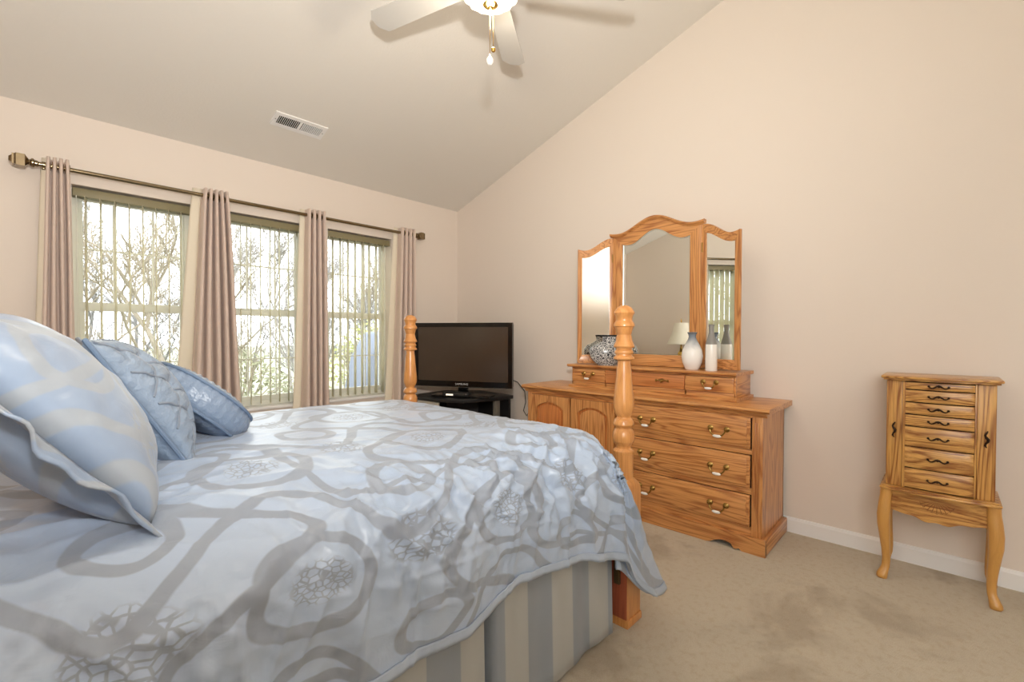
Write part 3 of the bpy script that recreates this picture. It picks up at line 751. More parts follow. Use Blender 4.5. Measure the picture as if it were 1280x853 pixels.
for k in range(7):
    d = bowed(AC-.117, AC+.117, zz[k+1]+.0025, zz[k]-.0025, -.255, -.276, .003).build('drawer', JOAK[1], t)
    zc = (zz[k+1]+zz[k])/2; h = MB(); pts = []
    for q in range(13):
        s = -1 + q/6; y = AC + .034*s; pts.append((bowx(y, -.276) - .014*(1-abs(s)**3) - .002, y, zc + .006*math.cos(PI*1.5*s)))
    h.tube(pts, [.0022+.0022*(1-abs(-1+q/6)) for q in range(13)], 8)
    for s in (-1, 1): h.sphere((bowx(AC+.033*s, -.276)-.003, AC+.033*s, zc+.001), .005, 8, 6)
    h.sphere((bowx(AC, -.276)-.016, AC, zc+.004), .006, 10, 6); h.build('handle', M_bronze, d)
for s in (-1, 1):
    y0, y1 = (AC-.183, AC-.124) if s < 0 else (AC+.124, AC+.183)
    d = bowed(y0, y1, .454, .953, -.245, -.272, .003).build('side_door', JOAK[2], t)
    yc = (y0+y1)/2; zc = .72; h = MB()
    h.tube([(bowx(yc, -.272)-.003, yc+.004*math.sin(q*1.3), zc-.035+.07*q/8) if q in (0, 8) else (bowx(yc, -.272)-.013, yc+.005*math.sin(q*1.3), zc-.035+.07*q/8) for q in range(9)], [.002, .004, .0035, .005, .006, .005, .0035, .004, .002], 8); h.build('handle', M_bronze, d)
    if s < 0:
        pass
for s in (-1, 1):
    b = bowed(AC+s*.117-.0035 if s > 0 else AC-.1235, AC+.1235 if s > 0 else AC-.1170, .454, .953, -.25, -.277, .001); b.build('stile', JOAK[2], t)
a = bowed(AC-.204, AC+.204, .434, .446, -.03, -.298, .004); bq = bowed(AC-.196, AC+.196, .446, .453, -.035, -.290, .002); a.add(bq.v, bq.f); a.build('waist_molding', JOAK[1], t)
# apron with a scalloped lower edge, bowed, and a carved fan
P0, P1 = [], []; n = 40
for k in range(n+1):
    s = -1 + 2*k/n; y = AC + .165*s; zb = .318 + .018*abs(s)**2 - .010*math.cos(PI*s*1.0)*(1-abs(s)) + .006*math.cos(4*PI*s)*(1-abs(s))
    x = bowx(y, -.268, .018); P0.append([(x, y, .436), (x, y, zb), (x+.014, y, zb), (x+.014, y, .436)])
MB().grid(P0).build('apron', JOAK[1], t, 30)
b = MB(); b.box(-.262, -.06, AC-.178, AC-.166, .335, .436); b.box(-.262, -.06, AC+.166, AC+.178, .335, .436); b.box(-.066, -.054, AC-.17, AC+.17, .335, .436); b.build('side_apron', JOAK[1], t)
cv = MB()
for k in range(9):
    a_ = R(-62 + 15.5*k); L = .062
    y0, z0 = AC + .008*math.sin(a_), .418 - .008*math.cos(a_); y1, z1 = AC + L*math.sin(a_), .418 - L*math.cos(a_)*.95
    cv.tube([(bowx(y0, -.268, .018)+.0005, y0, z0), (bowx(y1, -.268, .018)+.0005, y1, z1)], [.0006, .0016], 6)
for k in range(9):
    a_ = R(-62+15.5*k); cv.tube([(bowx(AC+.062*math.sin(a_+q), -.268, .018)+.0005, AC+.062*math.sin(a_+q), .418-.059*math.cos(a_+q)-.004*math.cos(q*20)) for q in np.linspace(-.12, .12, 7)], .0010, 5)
cv.build('carved_fan', Mat('carving_groove_shade', rgb((112, 66, 30)), .6).m, t)  # dark tubes: shade of the incised lines put into the colour
for sx in (0, 1):
    for sy in (-1, 1):
        xf, yf = (-.272, AC+sy*.180) if sx == 0 else (-.058, AC+sy*.180)
        dx, dy = (-.8 if sx == 0 else .15), sy*.6
        L = MB(); rings = []
        for z, r, off in ((.436, .0225, 0), (.40, .0225, .002), (.36, .0245, .008), (.31, .0260, .013), (.26, .0245, .013), (.20, .0205, .006), (.14, .0175, -.002), (.09, .0160, -.006), (.055, .0160, -.003), (.036, .0185, .008), (.020, .0215, .016), (.008, .0215, .018), (0, .0185, .016)):
            k = .8 if sx else 1
            rings.append([(xf + dx*off + r*k*math.copysign(abs(math.cos(q))**.8, math.cos(q)), yf + dy*off + r*k*math.copysign(abs(math.sin(q))**.8, math.sin(q)), z) for q in np.linspace(0, 2*PI, 25)])
        L.grid(rings); L.f += [tuple(range(24)), tuple(reversed([12*25+i for i in range(24)]))]
        L.build('leg', JLEG, t, 60)

# ------------------------------------------------------------------ television corner
tvL, tvR = Vector((-.690, -.235, 0)), Vector((-.278, -1.055, 0)); H = .562; Wd = (tvR-tvL).length
ex = (tvR-tvL).normalized(); ey = Vector((-ex.y, ex.x, 0))
if ey.dot(Vector((1, 1, 0))) < 0: ey = -ey                       # ey points away from the camera
mid = (tvL+tvR)/2; zb = .703
TM = Matrix(((ex.x, ey.x, 0, mid.x), (ex.y, ey.y, 0, mid.y), (0, 0, 1, 0), (0, 0, 0, 1)))
t = thing('television', (mid.x, mid.y, .622), 'black flat-screen television angled across the corner on a black stand', 'television')
def tb(m, name, mat): m.xform(TM); return m.build(name, mat, t)
h2 = Wd/2
tb(MB().ring([(-h2, zb), (h2, zb), (h2, zb+H), (-h2, zb+H)], [(-h2+.036, zb+.052), (h2-.036, zb+.052), (h2-.036, zb+H-.036), (-h2+.036, zb+H-.036)], 1, -.012, .02), 'bezel', M_black)
tb(MB().box(-h2+.004, h2-.004, .018, .055, zb+.004, zb+H-.004, .012), 'back_shell', M_blackm)
tb(MB().box(-.3, .3, .05, .085, zb+.08, zb+.42, .02), 'back_shell', M_blackm)
tb(MB().box(-h2+.034, h2-.034, -.006, .016, zb+.050, zb+H-.034), 'screen', M_screen)
tb(MB().box(-h2, h2, -.013, -.010, zb-.003, zb+.003, .001), 'trim_strip', Mat('smoked_trim', rgb((70, 66, 62)), .2).m)
tb(MB().box(-.045, .045, .012, .045, .63, zb+.05, .008), 'stand_neck', M_black)
tb(MB().prism([(-.24, -.09), (.24, -.09), (.27, -.06), (.27, .10), (.24, .13), (-.24, .13), (-.27, .10), (-.27, -.06)], 2, .622, .634, .004), 'stand_base', M_black)
cu = bpy.data.curves.new('logo', 'FONT'); cu.body = 'SAMSUNG'; cu.size = .024; cu.align_x = 'CENTER'; cu.align_y = 'CENTER'; cu.extrude = .0004; cu.space_character = 1.15
tmp = bpy.data.objects.new('logo_curve', cu); C.objects.link(tmp)
bpy.context.view_layer.update()
me = bpy.data.meshes.new_from_object(tmp.evaluated_get(bpy.context.evaluated_depsgraph_get())); bpy.data.objects.remove(tmp)
me.transform(Matrix.Translation((-t.location.x, -t.location.y, -t.location.z)) @ TM @ Matrix.Translation((0, -.0125, zb+.026)) @ Matrix.Rotation(PI/2, 4, 'X'))
me.materials.clear(); me.materials.append(Mat('logo_silver', rgb((225, 225, 225)), .3).m)
lg = bpy.data.objects.new('logo', me); C.objects.link(lg); lg.parent = t

t = thing('tv_stand', (-.40, -.55, 0), 'black corner stand with silver and grey shelves under the television', 'tv stand')
plan = [(-.735, -.235), (-.715, -.60), (-.60, -.80), (-.28, -.905), (-.10, -.90), (-.06, -.42), (-.30, -.165)]
MB().prism(plan, 2, .588, .620, .004).build('top', M_blackm, t)
def inset(k): 
    cx = sum(p[0] for p in plan)/len(plan); cy = sum(p[1] for p in plan)/len(plan); return [(cx+(x-cx)*k, cy+(y-cy)*k) for x, y in plan]
MB().prism(inset(.96), 2, .02, .06, .004).build('base', M_blackm, t)
MB().prism(inset(.95), 2, .29, .31, .003).build('shelf', M_blackm, t)
for p0, p1 in ((plan[6], plan[0]), (plan[4], plan[5])):
    v0, v1 = Vector((*p0, 0)), Vector((*p1, 0)); c_ = Vector((-.42, -.55, 0)); k = .93
    v0, v1 = c_+(v0-c_)*k, c_+(v1-c_)*k; d = (v1-v0).normalized(); nrm = Vector((-d.y, d.x, 0))*.012
    MB().prism([(v0+nrm)[:2], (v1+nrm)[:2], (v1-nrm)[:2], (v0-nrm)[:2]], 2, .06, .588).build('side_panel', M_blackm, t)
v0 = Vector((-.28, -.895, 0)); MB().box(-.305, -.255, -.885, -.845, .06, .588, .004).build('post', M_grey, t)
MB().prism([(-.30, -.185), (-.085, -.43), (-.115, -.875), (-.135, -.875), (-.105, -.44), (-.31, -.205)], 2, .06, .588).build('back_panel', M_blackm, t)
v = MB().prism([(-.728, -.25), (-.708, -.598), (-.69, -.594), (-.708, -.25)], 2, .535, .583, .002); v.build('silver_panel', M_lightbar, t)
t = thing('cable_box', (-.52, -.62, .634), 'small black cable box with a lit white display below the television screen', 'cable box')
cb = Matrix.Translation((-.50, -.635, 0)) @ Matrix.Rotation(math.atan2(ex.y, ex.x), 4, 'Z')
MB().box(-.12, .12, -.105, -.02, .635, .668, .004, mat=cb).build('case', M_blackm, t)
MB().box(-.085, -.02, -.1065, -.1045, .641, .655, mat=cb).build('display', bulb_mat('white_display', (230, 232, 232), .6), t)
MB().sphere((.10, -.106, .655), .006, 10, 6).xform(cb).build('button', M_grey, t)
for (yy, zz_, lab) in ((-.643, .455, 'white wall outlet beside the tv stand'), (-1.02, .455, 'cream wall outlet by the left end of the dresser')):
    t = thing('wall_outlet', (0, yy, zz_), lab, 'outlet')
    MB().box(-.007, 0, yy-.036, yy+.036, zz_-.058, zz_+.058, .003).build('plate', M_white, t)
    for q in (-.024, .024): MB().lathe([(0, -.0005), (.016, -.0005), (.016, .0015), (0, .002)], (0, 0, 0), 18, Matrix.Translation((-.007, yy, zz_+q)) @ Matrix.Rotation(-PI/2, 4, 'Y')).build('socket', M_vinyl, t)
o = MB().tube([(-.22, -.86, .80), (-.10, -.95, .74), (-.06, -1.0, .66), (-.035, -.99, .56), (-.03, -.96, .48), (-.035, -1.0, .44), (-.012, -1.02, .478)], .004, 8).build('power_cord', M_blackm); center(o)
tag(o, 'thin black power cord hanging down the wall right of the television', 'cord')

# ------------------------------------------------------------------ bed
BX0, BX1, BY0, BY1 = -3.52, -1.535, -2.755, -1.262
t = thing('bed', (-2.5, -2.01, 0), 'oak four-poster queen bed with turned foot posts and low footboard', 'bed')
pz = lambda y: 1.285 - (y-382)*.003298
pr = [(0, 382), (5, 382.5), (9, 385), (12, 389.5), (12.8, 391.5), (12.4, 392.4), (10.8, 395), (9.8, 399), (10, 401), (12.2, 404), (13, 406), (13, 408), (11.6, 408.8), (10, 413), (9.1, 417.3), (8.6, 418), (8.6, 418.8), (9.2, 420), (10.2, 426), (12, 430), (13, 432.5), (12.2, 434), (10, 434.8), (9.8, 437), (11.2, 438.3), (11.7, 440.3), (11, 442), (10, 442.4), (10.2, 444), (12, 445.4), (12.9, 447.5), (12.4, 448.8), (9, 449.4), (7.9, 451), (8.2, 456), (9, 460), (10, 474), (11.6, 490), (12.6, 500), (12.8, 506), (12, 512), (9.6, 517.5), (8.4, 520), (9, 521.5), (11, 523), (13, 527), (13.2, 529), (12, 531), (10, 532.5), (9.8, 534), (11.5, 536), (13.2, 540), (13.6, 545), (13, 550), (11, 553), (9.5, 555.5), (9.4, 558), (11, 560), (13, 561.5), (13.2, 564), (12.6, 566), (12.4, 580), (12.4, 598)]
prof = [(r*1.88/576.9, pz(y)) for r, y in pr]
def foot_post(yc):
    xc = -1.437
    p = MB(); p.lathe(prof, (xc, yc, 0), 36)
    zt = pz(598)+.01; h = .052
    # lamb's-tongue shoulders into a square base
    rows = []
    for z, k in ((zt, 0.), (zt-.012, .45), (zt-.028, .85), (zt-.045, 1.), (.03, 1.)):
        row = []
        for q in range(33):
            a = 2*PI*q/32 + PI/4; cx_, sy_ = math.cos(a), math.sin(a); sq = h/max(abs(cx_), abs(sy_)); rr = .0405*(1-k) + sq*k
            row.append((xc+rr*cx_, yc+rr*sy_, z))
        rows.append(row)
    p.grid(rows)
    o = p.build('foot_post', POST, t, 24)
    MB().prism([(xc-h-.006, 0), (xc+h+.006, 0), (xc+h+.006, .016), (xc+h, .032), (xc-h, .032), (xc-h-.006, .016)], 1, yc-h-.006, yc+h+.006, .002).build('base_block', POST, o)
    return o
near = foot_post(-2.766); far = foot_post(-1.255)
MB().box(-1.4935, -1.487, -2.816, -2.716, .033, .50, .001).build('inner_face', REDWOOD, near)
b = MB().box(-1.505, -1.492, -2.79, -2.765, .17, .33, .002); b.build('bracket', Mat('dull_bracket_metal', rgb((116, 98, 66)), .45, Metallic=.7).m, t)
for yc in (-2.755, -1.265):
    MB().tube([(-3.54, yc, 0), (-3.54, yc, 1.25)], .045, 16).build('head_post', POST, t)
MB().box(-1.45, -1.42, -2.72, -1.30, .18, .50, .006).build('footboard', OAK[1], t)
MB().box(-3.56, -3.525, -2.72, -1.30, .3, 1.10, .01).build('headboard', OAK[1], t)
for yc in (-2.708, -1.31): MB().box(-3.52, -1.49, yc-.012, yc+.012, .20, .34, .004).build('side_rail', REDWOOD, t)
o = center(MB().box(BX0, BX1-.01, BY0+.065, BY1-.065, .0, .46, .03).build('box_spring', M_mattress)); tag(o, 'white box spring under the mattress inside the bed skirt', 'box spring')
o = center(MB().box(BX0, BX1, BY0, BY1, .46, .715, .06, 4).build('mattress', M_mattress)); tag(o, 'white mattress under the blue comforter', 'mattress')

# bed skirt: near side, foot and far side, hanging in soft waves, with one open pleat
def skirt_path():
    pts = []
    for x in np.linspace(BX0, -2.225, 130): pts.append((x, -2.776 + .006*math.sin(x*19) + .003*math.sin(x*47)))
    pts += [(-2.222, -2.74), (-2.205, -2.735), (-2.200, -2.77)]
    for x in np.linspace(-2.195, -1.565, 90): pts.append((x, -2.778 + .006*math.sin(x*21) + .003*math.sin(x*50)))
    for a in np.linspace(-PI/2, 0, 8): pts.append((-1.565 + .025*math.cos(a), -2.75 + .028*math.sin(a)))
    for y in np.linspace(-2.72, -1.29, 90): pts.append((-1.54 + .004*math.sin(y*20), y))
    for x in np.linspace(-1.56, BX0, 90): pts.append((x, -1.240 + .006*math.sin(x*19)))
    return pts
pp = skirt_path(); P = []; sk = MB()
ln = [0]
for i in range(1, len(pp)): ln.append(ln[-1] + math.dist(pp[i], pp[i-1]))
nz = 14
for (x, y) in pp:
    row = []
    for j in range(nz):
        q = j/(nz-1); k = 1 + 0*q
        row.append((x + .012*q*(1 if x > -1.7 else 0)*0, y - (.012*q if y < -2.7 else (-.012*q if y > -1.26 else 0)), .47 - .458*q))
    P.append(row)
o = sk.grid(P).build('bed_skirt', M_skirt, None, 60)
uv = o.data.uv_layers.new(name='UVMap')
for pl in o.data.polygons:
    for li in pl.loop_indices:
        vi = o.data.loops[li].vertex_index; uv.data[li].uv = (ln[vi//nz], (vi % nz)/nz)
solid(o, .003); tag(center(o), 'grey and blue striped bed skirt hanging below the comforter', 'bed skirt')

# ------------------------------------------------------------------ comforter
def fbm(x, y, seed, n=5):
    r = np.random.default_rng(seed); v = np.zeros_like(x); a = 1.0; f = 1.0
    for k in range(n):
        for q in range(4):
            t_ = r.uniform(0, 2*PI); v += a*np.sin(f*(x*np.cos(t_)+y*np.sin(t_))*2*PI + r.uniform(0, 2*PI)); 
        a *= .55; f *= 1.9
    return v/4
def smooth(a, b, x): t_ = np.clip((x-a)/(b-a), 0, 1); return t_*t_*(3-2*t_)
def comforter():
    st = .0075
    LX = (-1.545) - (-3.40); LF = .36; WY = BY1 - BY0
    u = np.arange(0, LX+LF+st/2, st); v = np.arange(-.62, WY+.45, st)
    U, V = np.meshgrid(u, v, indexing='ij')
    x = -3.40 + U; y = BY0 + V
    TOPZ = .775
    # hem drop on the near side along X
    hx = np.array([-3.5, -2.9, -2.55, -2.34, -2.12, -1.97, -1.815, -1.63, -1.55]); hz = np.array([.40, .395, .398, .394, .436, .428, .403, .347, .300])
    hem = np.interp(-3.40+np.minimum(U, LX), hx, hz)
    r = .11                                                     # soft roll at the mattress edge
    def roll(d):
        """distance past the edge along the cloth -> (outward, down)"""
        a = np.clip(d/r, 0, PI/2*1.0); out = r*np.sin(a); dn = r*(1-np.cos(a)); ex_ = np.maximum(d - r*PI/2, 0)
        return out, dn + ex_*.985
    e = .085                                                    # roll starts inside the edge
    nd = np.maximum(e - V, 0); fd = np.maximum(V - (WY-e), 0); ed = np.maximum(U - (LX-e), 0)
    s_max = .62 + e
    # scale near drop so that the last row ends at the hem
    full = r*PI/2 + (TOPZ - hem - r)/.985
    nd = nd * (full/(s_max))
    on, dn = roll(nd); of, df = roll(fd); oe, de = roll(ed)
    X_ = np.where(U > LX-e, -3.40 + LX - e + oe, x)
    YC = BY0 - .035 - .045*smooth(LX-.55, LX-.05, U)
    Y_ = np.where(V < e, (BY0 + e)*(1-smooth(.03, .28, nd)) + (YC + e)*smooth(.03, .28, nd) - on, np.where(V > WY-e, BY1 - e + of, y))
    Z_ = TOPZ - np.where(U > LX-e, de, 0) - np.where(V < e, dn, 0) - np.where(V > WY-e, df, 0)
    # corner: the near side continues past the foot as a flap outside the post, then folds back behind
    q = np.clip((U - (LX-e))/(LF+e), 0, 1)
    near_k = smooth(0.0, .16, nd)
    corner = (U > LX-e)
    fan = np.where(q < .42, q/.42, 1 - (q-.42)/.58)
    ang = R(33)*fan
    length = nd*(1 + .52*smooth(0, 1, fan)*smooth(.05, .5, nd))
    o2, d2 = roll(length)
    base_x = -3.40 + LX - e
    ex2 = np.maximum(length - .21, 0)*1.12
    Fx = base_x + np.sin(ang)*ex2*1.0 
    Fy = BY0 - .08*smooth(.03, .28, nd) + e - o2 - .012*np.sin(fan*PI) - np.where(q < .42, .0, -.022)*smooth(.05, .2, nd) - .010*fan
    Fz = TOPZ - d2*np.cos(ang*.8) - .03*fan*smooth(0, .1, nd)*0
    X_ = np.where(corner, X_*(1-near_k) + Fx*near_k, X_); Y_ = np.where(corner, Y_*(1-near_k) + Fy*near_k, Y_); Z_ = np.where(corner, Z_*(1-near_k) + Fz*near_k, Z_)
    # puff and lumps on the top
    topk = smooth(0, .25, V)*smooth(0, .25, WY-V)*smooth(-.02, .3, LX-U)
    Z_ = Z_ + .028*topk + .006*fbm(U*1.1, V*1.1, 3, 3)*smooth(-.05, .15, V)*(U < LX+.02)
    # hanging folds of the near side: grow downwards
    k = smooth(.05, .55, nd)*(~corner | (q < .3))
    wob = .10*np.sin(U*3.1+.5) + .06*np.sin(U*7.3)
    hemk = smooth(-.35, -.60, V)
    fold = np.sin((U + wob + .05*V)*2*PI/.24)*(1-.35*hemk) + (.55*np.sin((U+.3*wob+.12*V)*2*PI/.10 + 1.3) + .40*np.abs(np.sin(U*PI/.062 + .6 + 5*V + 9*wob)))*(1-.85*hemk)
    Y_ = Y_ - np.abs(k)*(.017*fold + .012)
    # bunched creases where the side turns over the edge, strongest about the middle of the bed
    mid_ = np.exp(-((x+1.98)/.28)**2) + .6*np.exp(-((x+2.45)/.2)**2) + .35*np.exp(-((x+1.68)/.12)**2)
    band = smooth(-.45, -.05, V)*(1 - smooth(.05, .34, V))
    def crease(th, across, along, seed):                      # ridged noise stretched along one direction
        a_, b_ = U*math.cos(th) + V*math.sin(th), -U*math.sin(th) + V*math.cos(th)
        n_ = fbm(a_*across + .25*fbm(U*1.3, V*1.3, seed+50, 2), b_*along, seed, 3)
        return np.clip(1-np.abs(n_)*1.6, 0, 1)**2
    cre = .9*crease(R(28), 5.2, 1.3, 31) + .8*crease(R(-22), 4.6, 1.2, 41) + .6*crease(R(4), 7.0, 1.0, 47)
    Z_ = Z_ + .020*(cre-.8)*band*np.minimum(mid_ + .12, 1)
    Y_ = Y_ - .022*(cre-.8)*band*np.minimum(mid_ + .12, 1)*smooth(-.02, .2, -V+.1)
    low = crease(R(40), 3.2, 1.1, 71) + .8*crease(R(-35), 2.8, 1.0, 77) + .6*crease(R(80), 3.6, .9, 79)
    Z_ = Z_ + .009*(low-.6)*smooth(-.30, .0, V)*smooth(.9, .3, V)*(1 - .5*np.minimum(mid_, 1))
    Y_ = Y_ - .008*(low-.6)*smooth(-.05, -.2, V)*(1-hemk)
    hang = crease(R(6), 4.2, .5, 61) + .7*crease(R(-9), 6.0, .6, 67)
    Y_ = Y_ - .016*(hang-.6)*smooth(.0, -.22, V)*(1-.6*hemk)*(~corner | (q < .3))
    # fine wrinkles everywhere
    rid = 1-np.abs(fbm(U*2.4+.3*V, V*2.4, 21, 4))
    Z_ = Z_ + .006*rid*(.35+.65*smooth(-.1, .2, V) )
    Y_ = Y_ - .005*rid*smooth(0, .2, -V+.05)
    vs = np.stack([X_, Y_, Z_], -1).reshape(-1, 3); nu, nv = U.shape
    idx = np.arange(nu*nv).reshape(nu, nv)
    f = np.stack([idx[:-1, :-1], idx[1:, :-1], idx[1:, 1:], idx[:-1, 1:]], -1).reshape(-1, 4)
    me = bpy.data.meshes.new('comforter'); me.from_pydata(vs.tolist(), [], f.tolist()); me.materials.append(M_comf)
    uvl = me.uv_layers.new(name='UVMap'); li = np.empty(len(me.loops), int); me.loops.foreach_get('vertex_index', li)
    uvs = np.stack([U.reshape(-1), V.reshape(-1)], -1)[li]; uvl.data.foreach_set('uv', uvs.astype(np.float32).reshape(-1))
    me.polygons.foreach_set('use_smooth', [True]*len(me.polygons))
    o = bpy.data.objects.new('comforter', me); C.objects.link(o)
    return o, (X_, Y_, Z_)
o, CG = comforter(); solid(o, .012, -1)
center(o); tag(o, 'pale blue satin comforter woven with grey interlacing ribbons, draped over the bed', 'comforter')
comf = o
# flat stitched hem band along the near edge
hb = MB()
hb.grid([[(CG[0][i, j], CG[1][i, j] - .0035 - .0015*(j in (1, 2)), CG[2][i, j] - (.004 if j == 0 else 0)) for j in range(6)] for i in range(0, CG[0].shape[0])])
hm = hb.build('hem_band', Mat('hem_satin', rgb((176, 192, 214)), .34).m, None, 180)
hm.data.transform(Matrix.Translation(-comf.location)); hm.parent = comf; solid(hm, .003)

# ------------------------------------------------------------------ pillows
def pillow_pts(w_, h_, th, n=44, pinch=.06, power=.55, back=1.0):
    """grid front/back surfaces in local (x right, y up, z out)"""
    a = np.linspace(-1, 1, n); A, B = np.meshgrid(a, a, indexing='ij')
    prof = np.clip((1-A**2)*(1-B**2), 0, 1)**power
    Xx = w_/2*A*(1 - pinch*(1-B**2)); Yy = h_/2*B*(1 - pinch*(1-A**2))
    return A, B, Xx, Yy, prof*th/2
def mesh_surface(name, mat, parent, Xx, Yy, Zf, Zb, M_):
    n, k = Xx.shape; vs = []; 
    F_ = np.stack([Xx, Yy, Zf], -1).reshape(-1, 3); B_ = np.stack([Xx, Yy, Zb], -1).reshape(-1, 3)
    idx = np.arange(n*k).reshape(n, k); q = np.stack([idx[:-1, :-1], idx[1:, :-1], idx[1:, 1:], idx[:-1, 1:]], -1).reshape(-1, 4)
    q2 = q[:, ::-1] + n*k
    bnd = [idx[i, 0] for i in range(n)] + [idx[n-1, j] for j in range(1, k)] + [idx[i, k-1] for i in range(n-2, -1, -1)] + [idx[0, j] for j in range(k-2, 0, -1)]
    side = [(bnd[i], bnd[i]+n*k, bnd[(i+1) % len(bnd)]+n*k, bnd[(i+1) % len(bnd)]) for i in range(len(bnd))]
    me = bpy.data.meshes.new(name); me.from_pydata(np.concatenate([F_, B_]).tolist(), [], q.tolist()+q2.tolist()+[tuple(int(t_) for t_ in s) for s in side])
    uvl = me.uv_layers.new(name='UVMap'); li = np.empty(len(me.loops), int); me.loops.foreach_get('vertex_index', li)
    uvs = np.concatenate([F_[:, :2], B_[:, :2]+.3])[li]; uvl.data.foreach_set('uv', uvs.astype(np.float32).reshape(-1))
    me.materials.append(mat); b = bmesh.new(); b.from_mesh(me); bmesh.ops.recalc_face_normals(b, faces=b.faces); b.to_mesh(me); b.free()
    me.polygons.foreach_set('use_smooth', [True]*len(me.polygons))
    r = root_of(parent); me.transform(Matrix.Translation(-ROOT[r.name]) @ M_)
    o = bpy.data.objects.new(name, me); C.objects.link(o); o.parent = parent; return o
def frame_matrix(origin, right, up):
    r_ = Vector(right).normalized(); u_ = Vector(up); u_ = (u_ - r_*u_.dot(r_)).normalized(); n_ = r_.cross(u_)
    return Matrix(((r_.x, u_.x, n_.x, origin[0]), (r_.y, u_.y, n_.y, origin[1]), (r_.z, u_.z, n_.z, origin[2]), (0, 0, 0, 1)))

# big sham in the left foreground, its face towards the foot of the bed
base = Vector((-2.90, -2.305, .79)); 
t = thing('pillow_sham', base, 'large blue damask pillow sham in the left foreground, leaning toward the headboard', 'pillow')
lean = R(38)
SM = frame_matrix(base + Vector((-.19, 0, .20)), (.06, 1, 0), (-math.sin(lean), 0, math.cos(lean)))
A, B, Xx, Yy, Zt = pillow_pts(.59, .50, .27, 56, .05, .42)
wr = .010*fbm(Xx*3, Yy*3, 5, 4)*np.clip(Zt/.06, 0, 1)
mesh_surface('body', M_sham, t, Xx, Yy, Zt+wr, -Zt*.8, SM)
fl = MB(); n = 140; P = []
for k in range(n):                                             # flange around the pillow, wavy
    a = 2*PI*k/n; ca, sa = math.cos(a), math.sin(a); sq = 1/max(abs(ca), abs(sa)); row = []
    for j in range(5):
        e_ = j/4; xx = (.33*min(1, 1)*0 + ca*sq*(.287+.055*e_)); yy = sa*sq*(.242+.055*e_)
        row.append((xx, yy, .010*math.sin(a*9)*e_ + .006*math.sin(a*23)*e_))
    P.append([SM @ Vector(p) for p in row])
fo = fl.grid(P, True).build('flange', M_sham, t, 60)
uvl = fo.data.uv_layers.new(name='UVMap'); Ti = (Matrix.Translation(-ROOT[t.name]) @ SM).inverted()
for l_ in fo.data.loops: 
    p_ = Ti @ fo.data.vertices[l_.vertex_index].co; uvl.data[l_.index].uv = (p_.x+.05, p_.y)
solid(fo, .006)

# square tufted pillow
base = Vector((-2.775, -1.965, .785))
t = thing('tufted_pillow', base, 'square steel-blue tufted pillow with cord diamonds and buttons, behind the large sham', 'pillow')
lean = R(31)
upv = Vector((-math.sin(lean), 0, math.cos(lean)))
QM = frame_matrix(base + upv*.205 + Vector((-.02, 0, 0)), (.03, 1, 0), upv)
A, B, Xx, Yy, Zt = pillow_pts(.43, .43, .24, 60, .07, .50)
btn = [(-.5, -.5), (.0, -.5), (.5, -.5), (-.5, 0), (0, 0), (.5, 0), (-.5, .5), (0, .5), (.5, .5)]
dm = np.zeros_like(A)
for (p_, q_) in btn: dm += np.exp(-(((A-p_)**2 + (B-q_)**2)/.012))
lines = np.minimum(np.abs(((A+B+.0)*2+.5) % 1 - .5), np.abs(((A-B)*2+.5) % 1 - .5))
edge = np.clip((1-np.maximum(np.abs(A), np.abs(B)))/.2, 0, 1)
Zf = Zt*1.05 - .030*dm - .010*np.exp(-(lines/.06)**2)*edge + .004*np.sin(A*40)*np.exp(-((1-np.abs(B))/.25)**2)*edge + .004*np.sin(B*40)*np.exp(-((1-np.abs(A))/.25)**2)*edge
body = mesh_surface('body', M_satin2, t, Xx, Yy, Zf, -Zt*.75, QM)
ii = lambda a_: int(round((a_+1)/2*59))
for (p_, q_) in btn:
    z = Zf[ii(p_), ii(q_)]; MB().sphere((Xx[ii(p_), ii(q_)], Yy[ii(p_), ii(q_)], z+.008), .013, 14, 8, .7).xform(QM).build('button', M_button, t)
def surf(a_, b_):
    fi, fj = (max(-1, min(1, a_))+1)/2*59, (max(-1, min(1, b_))+1)/2*59; i, j = min(int(fi), 58), min(int(fj), 58); p_, q_ = fi-i, fj-j
    L = lambda G: (G[i, j]*(1-p_) + G[i+1, j]*p_)*(1-q_) + (G[i, j+1]*(1-p_) + G[i+1, j+1]*p_)*q_
    return QM @ Vector((L(Xx), L(Yy), L(Zf)+.003))
for c_ in (-1, -.5, 0, .5, 1):
    for sg in (1, -1):
        # lines a*sg + b = c
        pts = [surf(a_, c_ - sg*a_) for a_ in np.linspace(-1, 1, 81) if abs(c_ - sg*a_) <= .97 and abs(a_) <= .97]
        if len(pts) > 3: MB().tube(pts, .0034, 6).build('cord', M_button, t)
loop = [(a_, -1) for a_ in np.linspace(-1, 1, 30)] + [(1, a_) for a_ in np.linspace(-1, 1, 30)][1:] + [(a_, 1) for a_ in np.linspace(1, -1, 30)][1:] + [(-1, a_) for a_ in np.linspace(1, -1, 30)][1:]
MB().tube([surf(*p) for p in loop], .0065, 8).build('piping', M_piping, t)

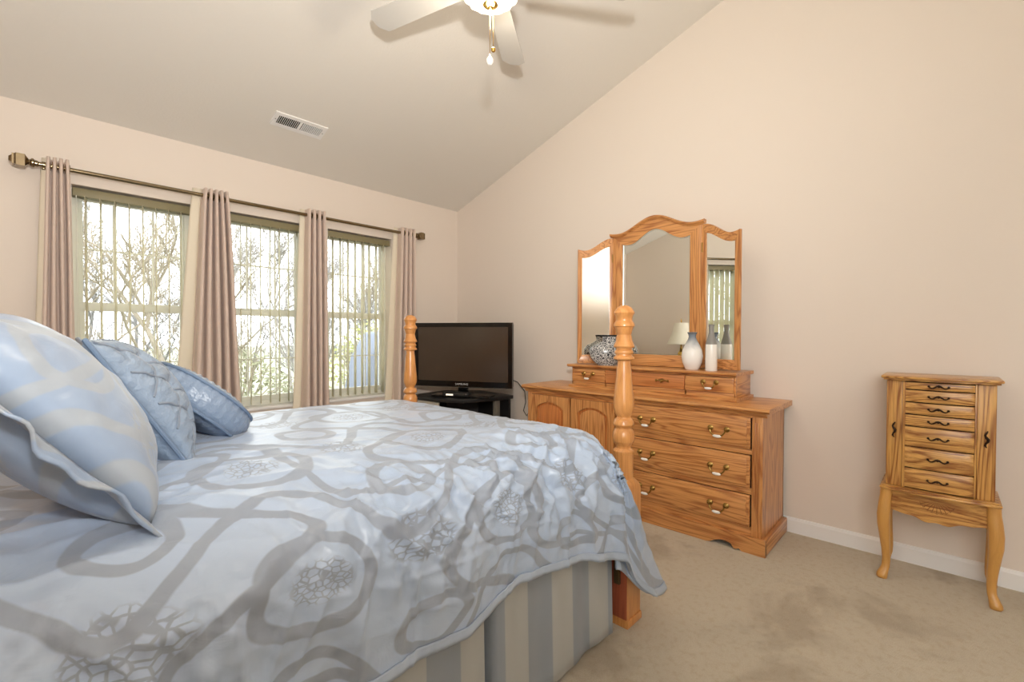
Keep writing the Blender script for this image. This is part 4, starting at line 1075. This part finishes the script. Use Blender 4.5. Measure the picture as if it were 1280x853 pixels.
# round box cushion
base = Vector((-2.72, -1.78, .79))
t = thing('round_cushion', base, 'round steel-blue box cushion with corded edges, rightmost of the bed pillows', 'cushion')
nr = Vector((.66, .10, .75)).normalized()                       # its face looks up and to the foot
zax = nr; rt = Vector((0, 1, 0)); rt = (rt - zax*rt.dot(zax)).normalized(); upx = zax.cross(rt)
ctr = Vector((-2.70, -1.80, .915))
CM = Matrix(((rt.x, upx.x, zax.x, ctr.x), (rt.y, upx.y, zax.y, ctr.y), (rt.z, upx.z, zax.z, ctr.z), (0, 0, 0, 1)))
rr, hh_ = .172, .045; seg = 120; prof2 = [(.0, -hh_-.016), (.06, -hh_-.022), (.13, -hh_-.016), (rr-.012, -hh_-.002), (rr, -hh_), (rr+.010, -hh_*.5), (rr+.013, 0), (rr+.010, hh_*.5), (rr, hh_), (rr-.012, hh_+.004), (.13, hh_+.020), (.06, hh_+.024), (.0, hh_+.010)]
vs, fs = [], []
for r_, z_ in prof2:
    for k in range(seg):
        a = 2*PI*k/seg; ru = .0022*math.sin(a*36)*(1 if abs(z_) < hh_*.9 else .8*min(1, r_/.1)); vs.append(CM @ Vector(((r_+ru)*math.cos(a), (r_+ru)*math.sin(a), z_ + (ru if abs(z_) >= hh_ else 0))))
for i in range(len(prof2)-1):
    for k in range(seg): fs.append((i*seg+k, i*seg+(k+1) % seg, (i+1)*seg+(k+1) % seg, (i+1)*seg+k))
MB().add(vs, fs).build('body', M_satin, t, 180)
for s in (-1, 1): MB().tube([CM @ Vector(((rr+.003)*math.cos(2*PI*k/72), (rr+.003)*math.sin(2*PI*k/72), s*hh_)) for k in range(73)], .0055, 8).build('piping', M_piping, t)
MB().sphere((0, 0, hh_+.014), .018, 14, 8, .6).xform(CM).build('button', M_button, t)

# ------------------------------------------------------------------ nightstand and lamp seen in the mirror
t = thing('nightstand', (-3.52, -.95, 0), 'oak nightstand beside the head of the bed, seen in the mirror', 'nightstand')
MB().box(-3.75, -3.30, -1.17, -.70, .60, .63, .006).build('top', OAK[1], t)
MB().box(-3.74, -3.32, -1.15, -.72, .06, .60, .004).build('case', OAK[2], t)
for z0, z1 in ((.10, .34), (.36, .585)):
    d = MB().box(-3.325, -3.305, -1.13, -.74, z0, z1, .005).build('drawer', OAK[1], t)
    MB().sphere((-3.295, -.935, (z0+z1)/2), .014, 12, 8).build('knob', M_brass, d)
MB().box(-3.73, -3.33, -1.14, -.73, 0, .07).build('plinth', OAK[1], t)
t = thing('table_lamp', (-3.5, -1.03, .63), 'brass table lamp with a cream bell shade, seen in the mirror', 'lamp')
MB().lathe([(0, .63), (.07, .63), (.075, .64), (.05, .66), (.018, .68), (.014, .75), (.03, .80), (.05, .86), (.045, .91), (.02, .95), (.012, 1.0), (.010, 1.06), (0, 1.06)], (-3.5, -1.03, 0), 28).build('base', M_brassb, t)
sh = MB(); sh.lathe([(.185, 1.035), (.188, 1.045), (.150, 1.13), (.115, 1.22), (.092, 1.335), (.089, 1.335), (.111, 1.22), (.146, 1.13), (.183, 1.045), (.185, 1.035)], (-3.5, -1.03, 0), 40); sh.build('lamp_shade', M_shade, t)
MB().tube([(-3.5, -1.03, 1.05), (-3.5, -1.03, 1.36)], .004, 8).build('harp', M_brassb, t)
MB().lathe([(0, 1.335), (.008, 1.34), (.010, 1.36), (.004, 1.385), (0, 1.40)], (-3.5, -1.03, 0), 12).build('finial', M_brassb, t)
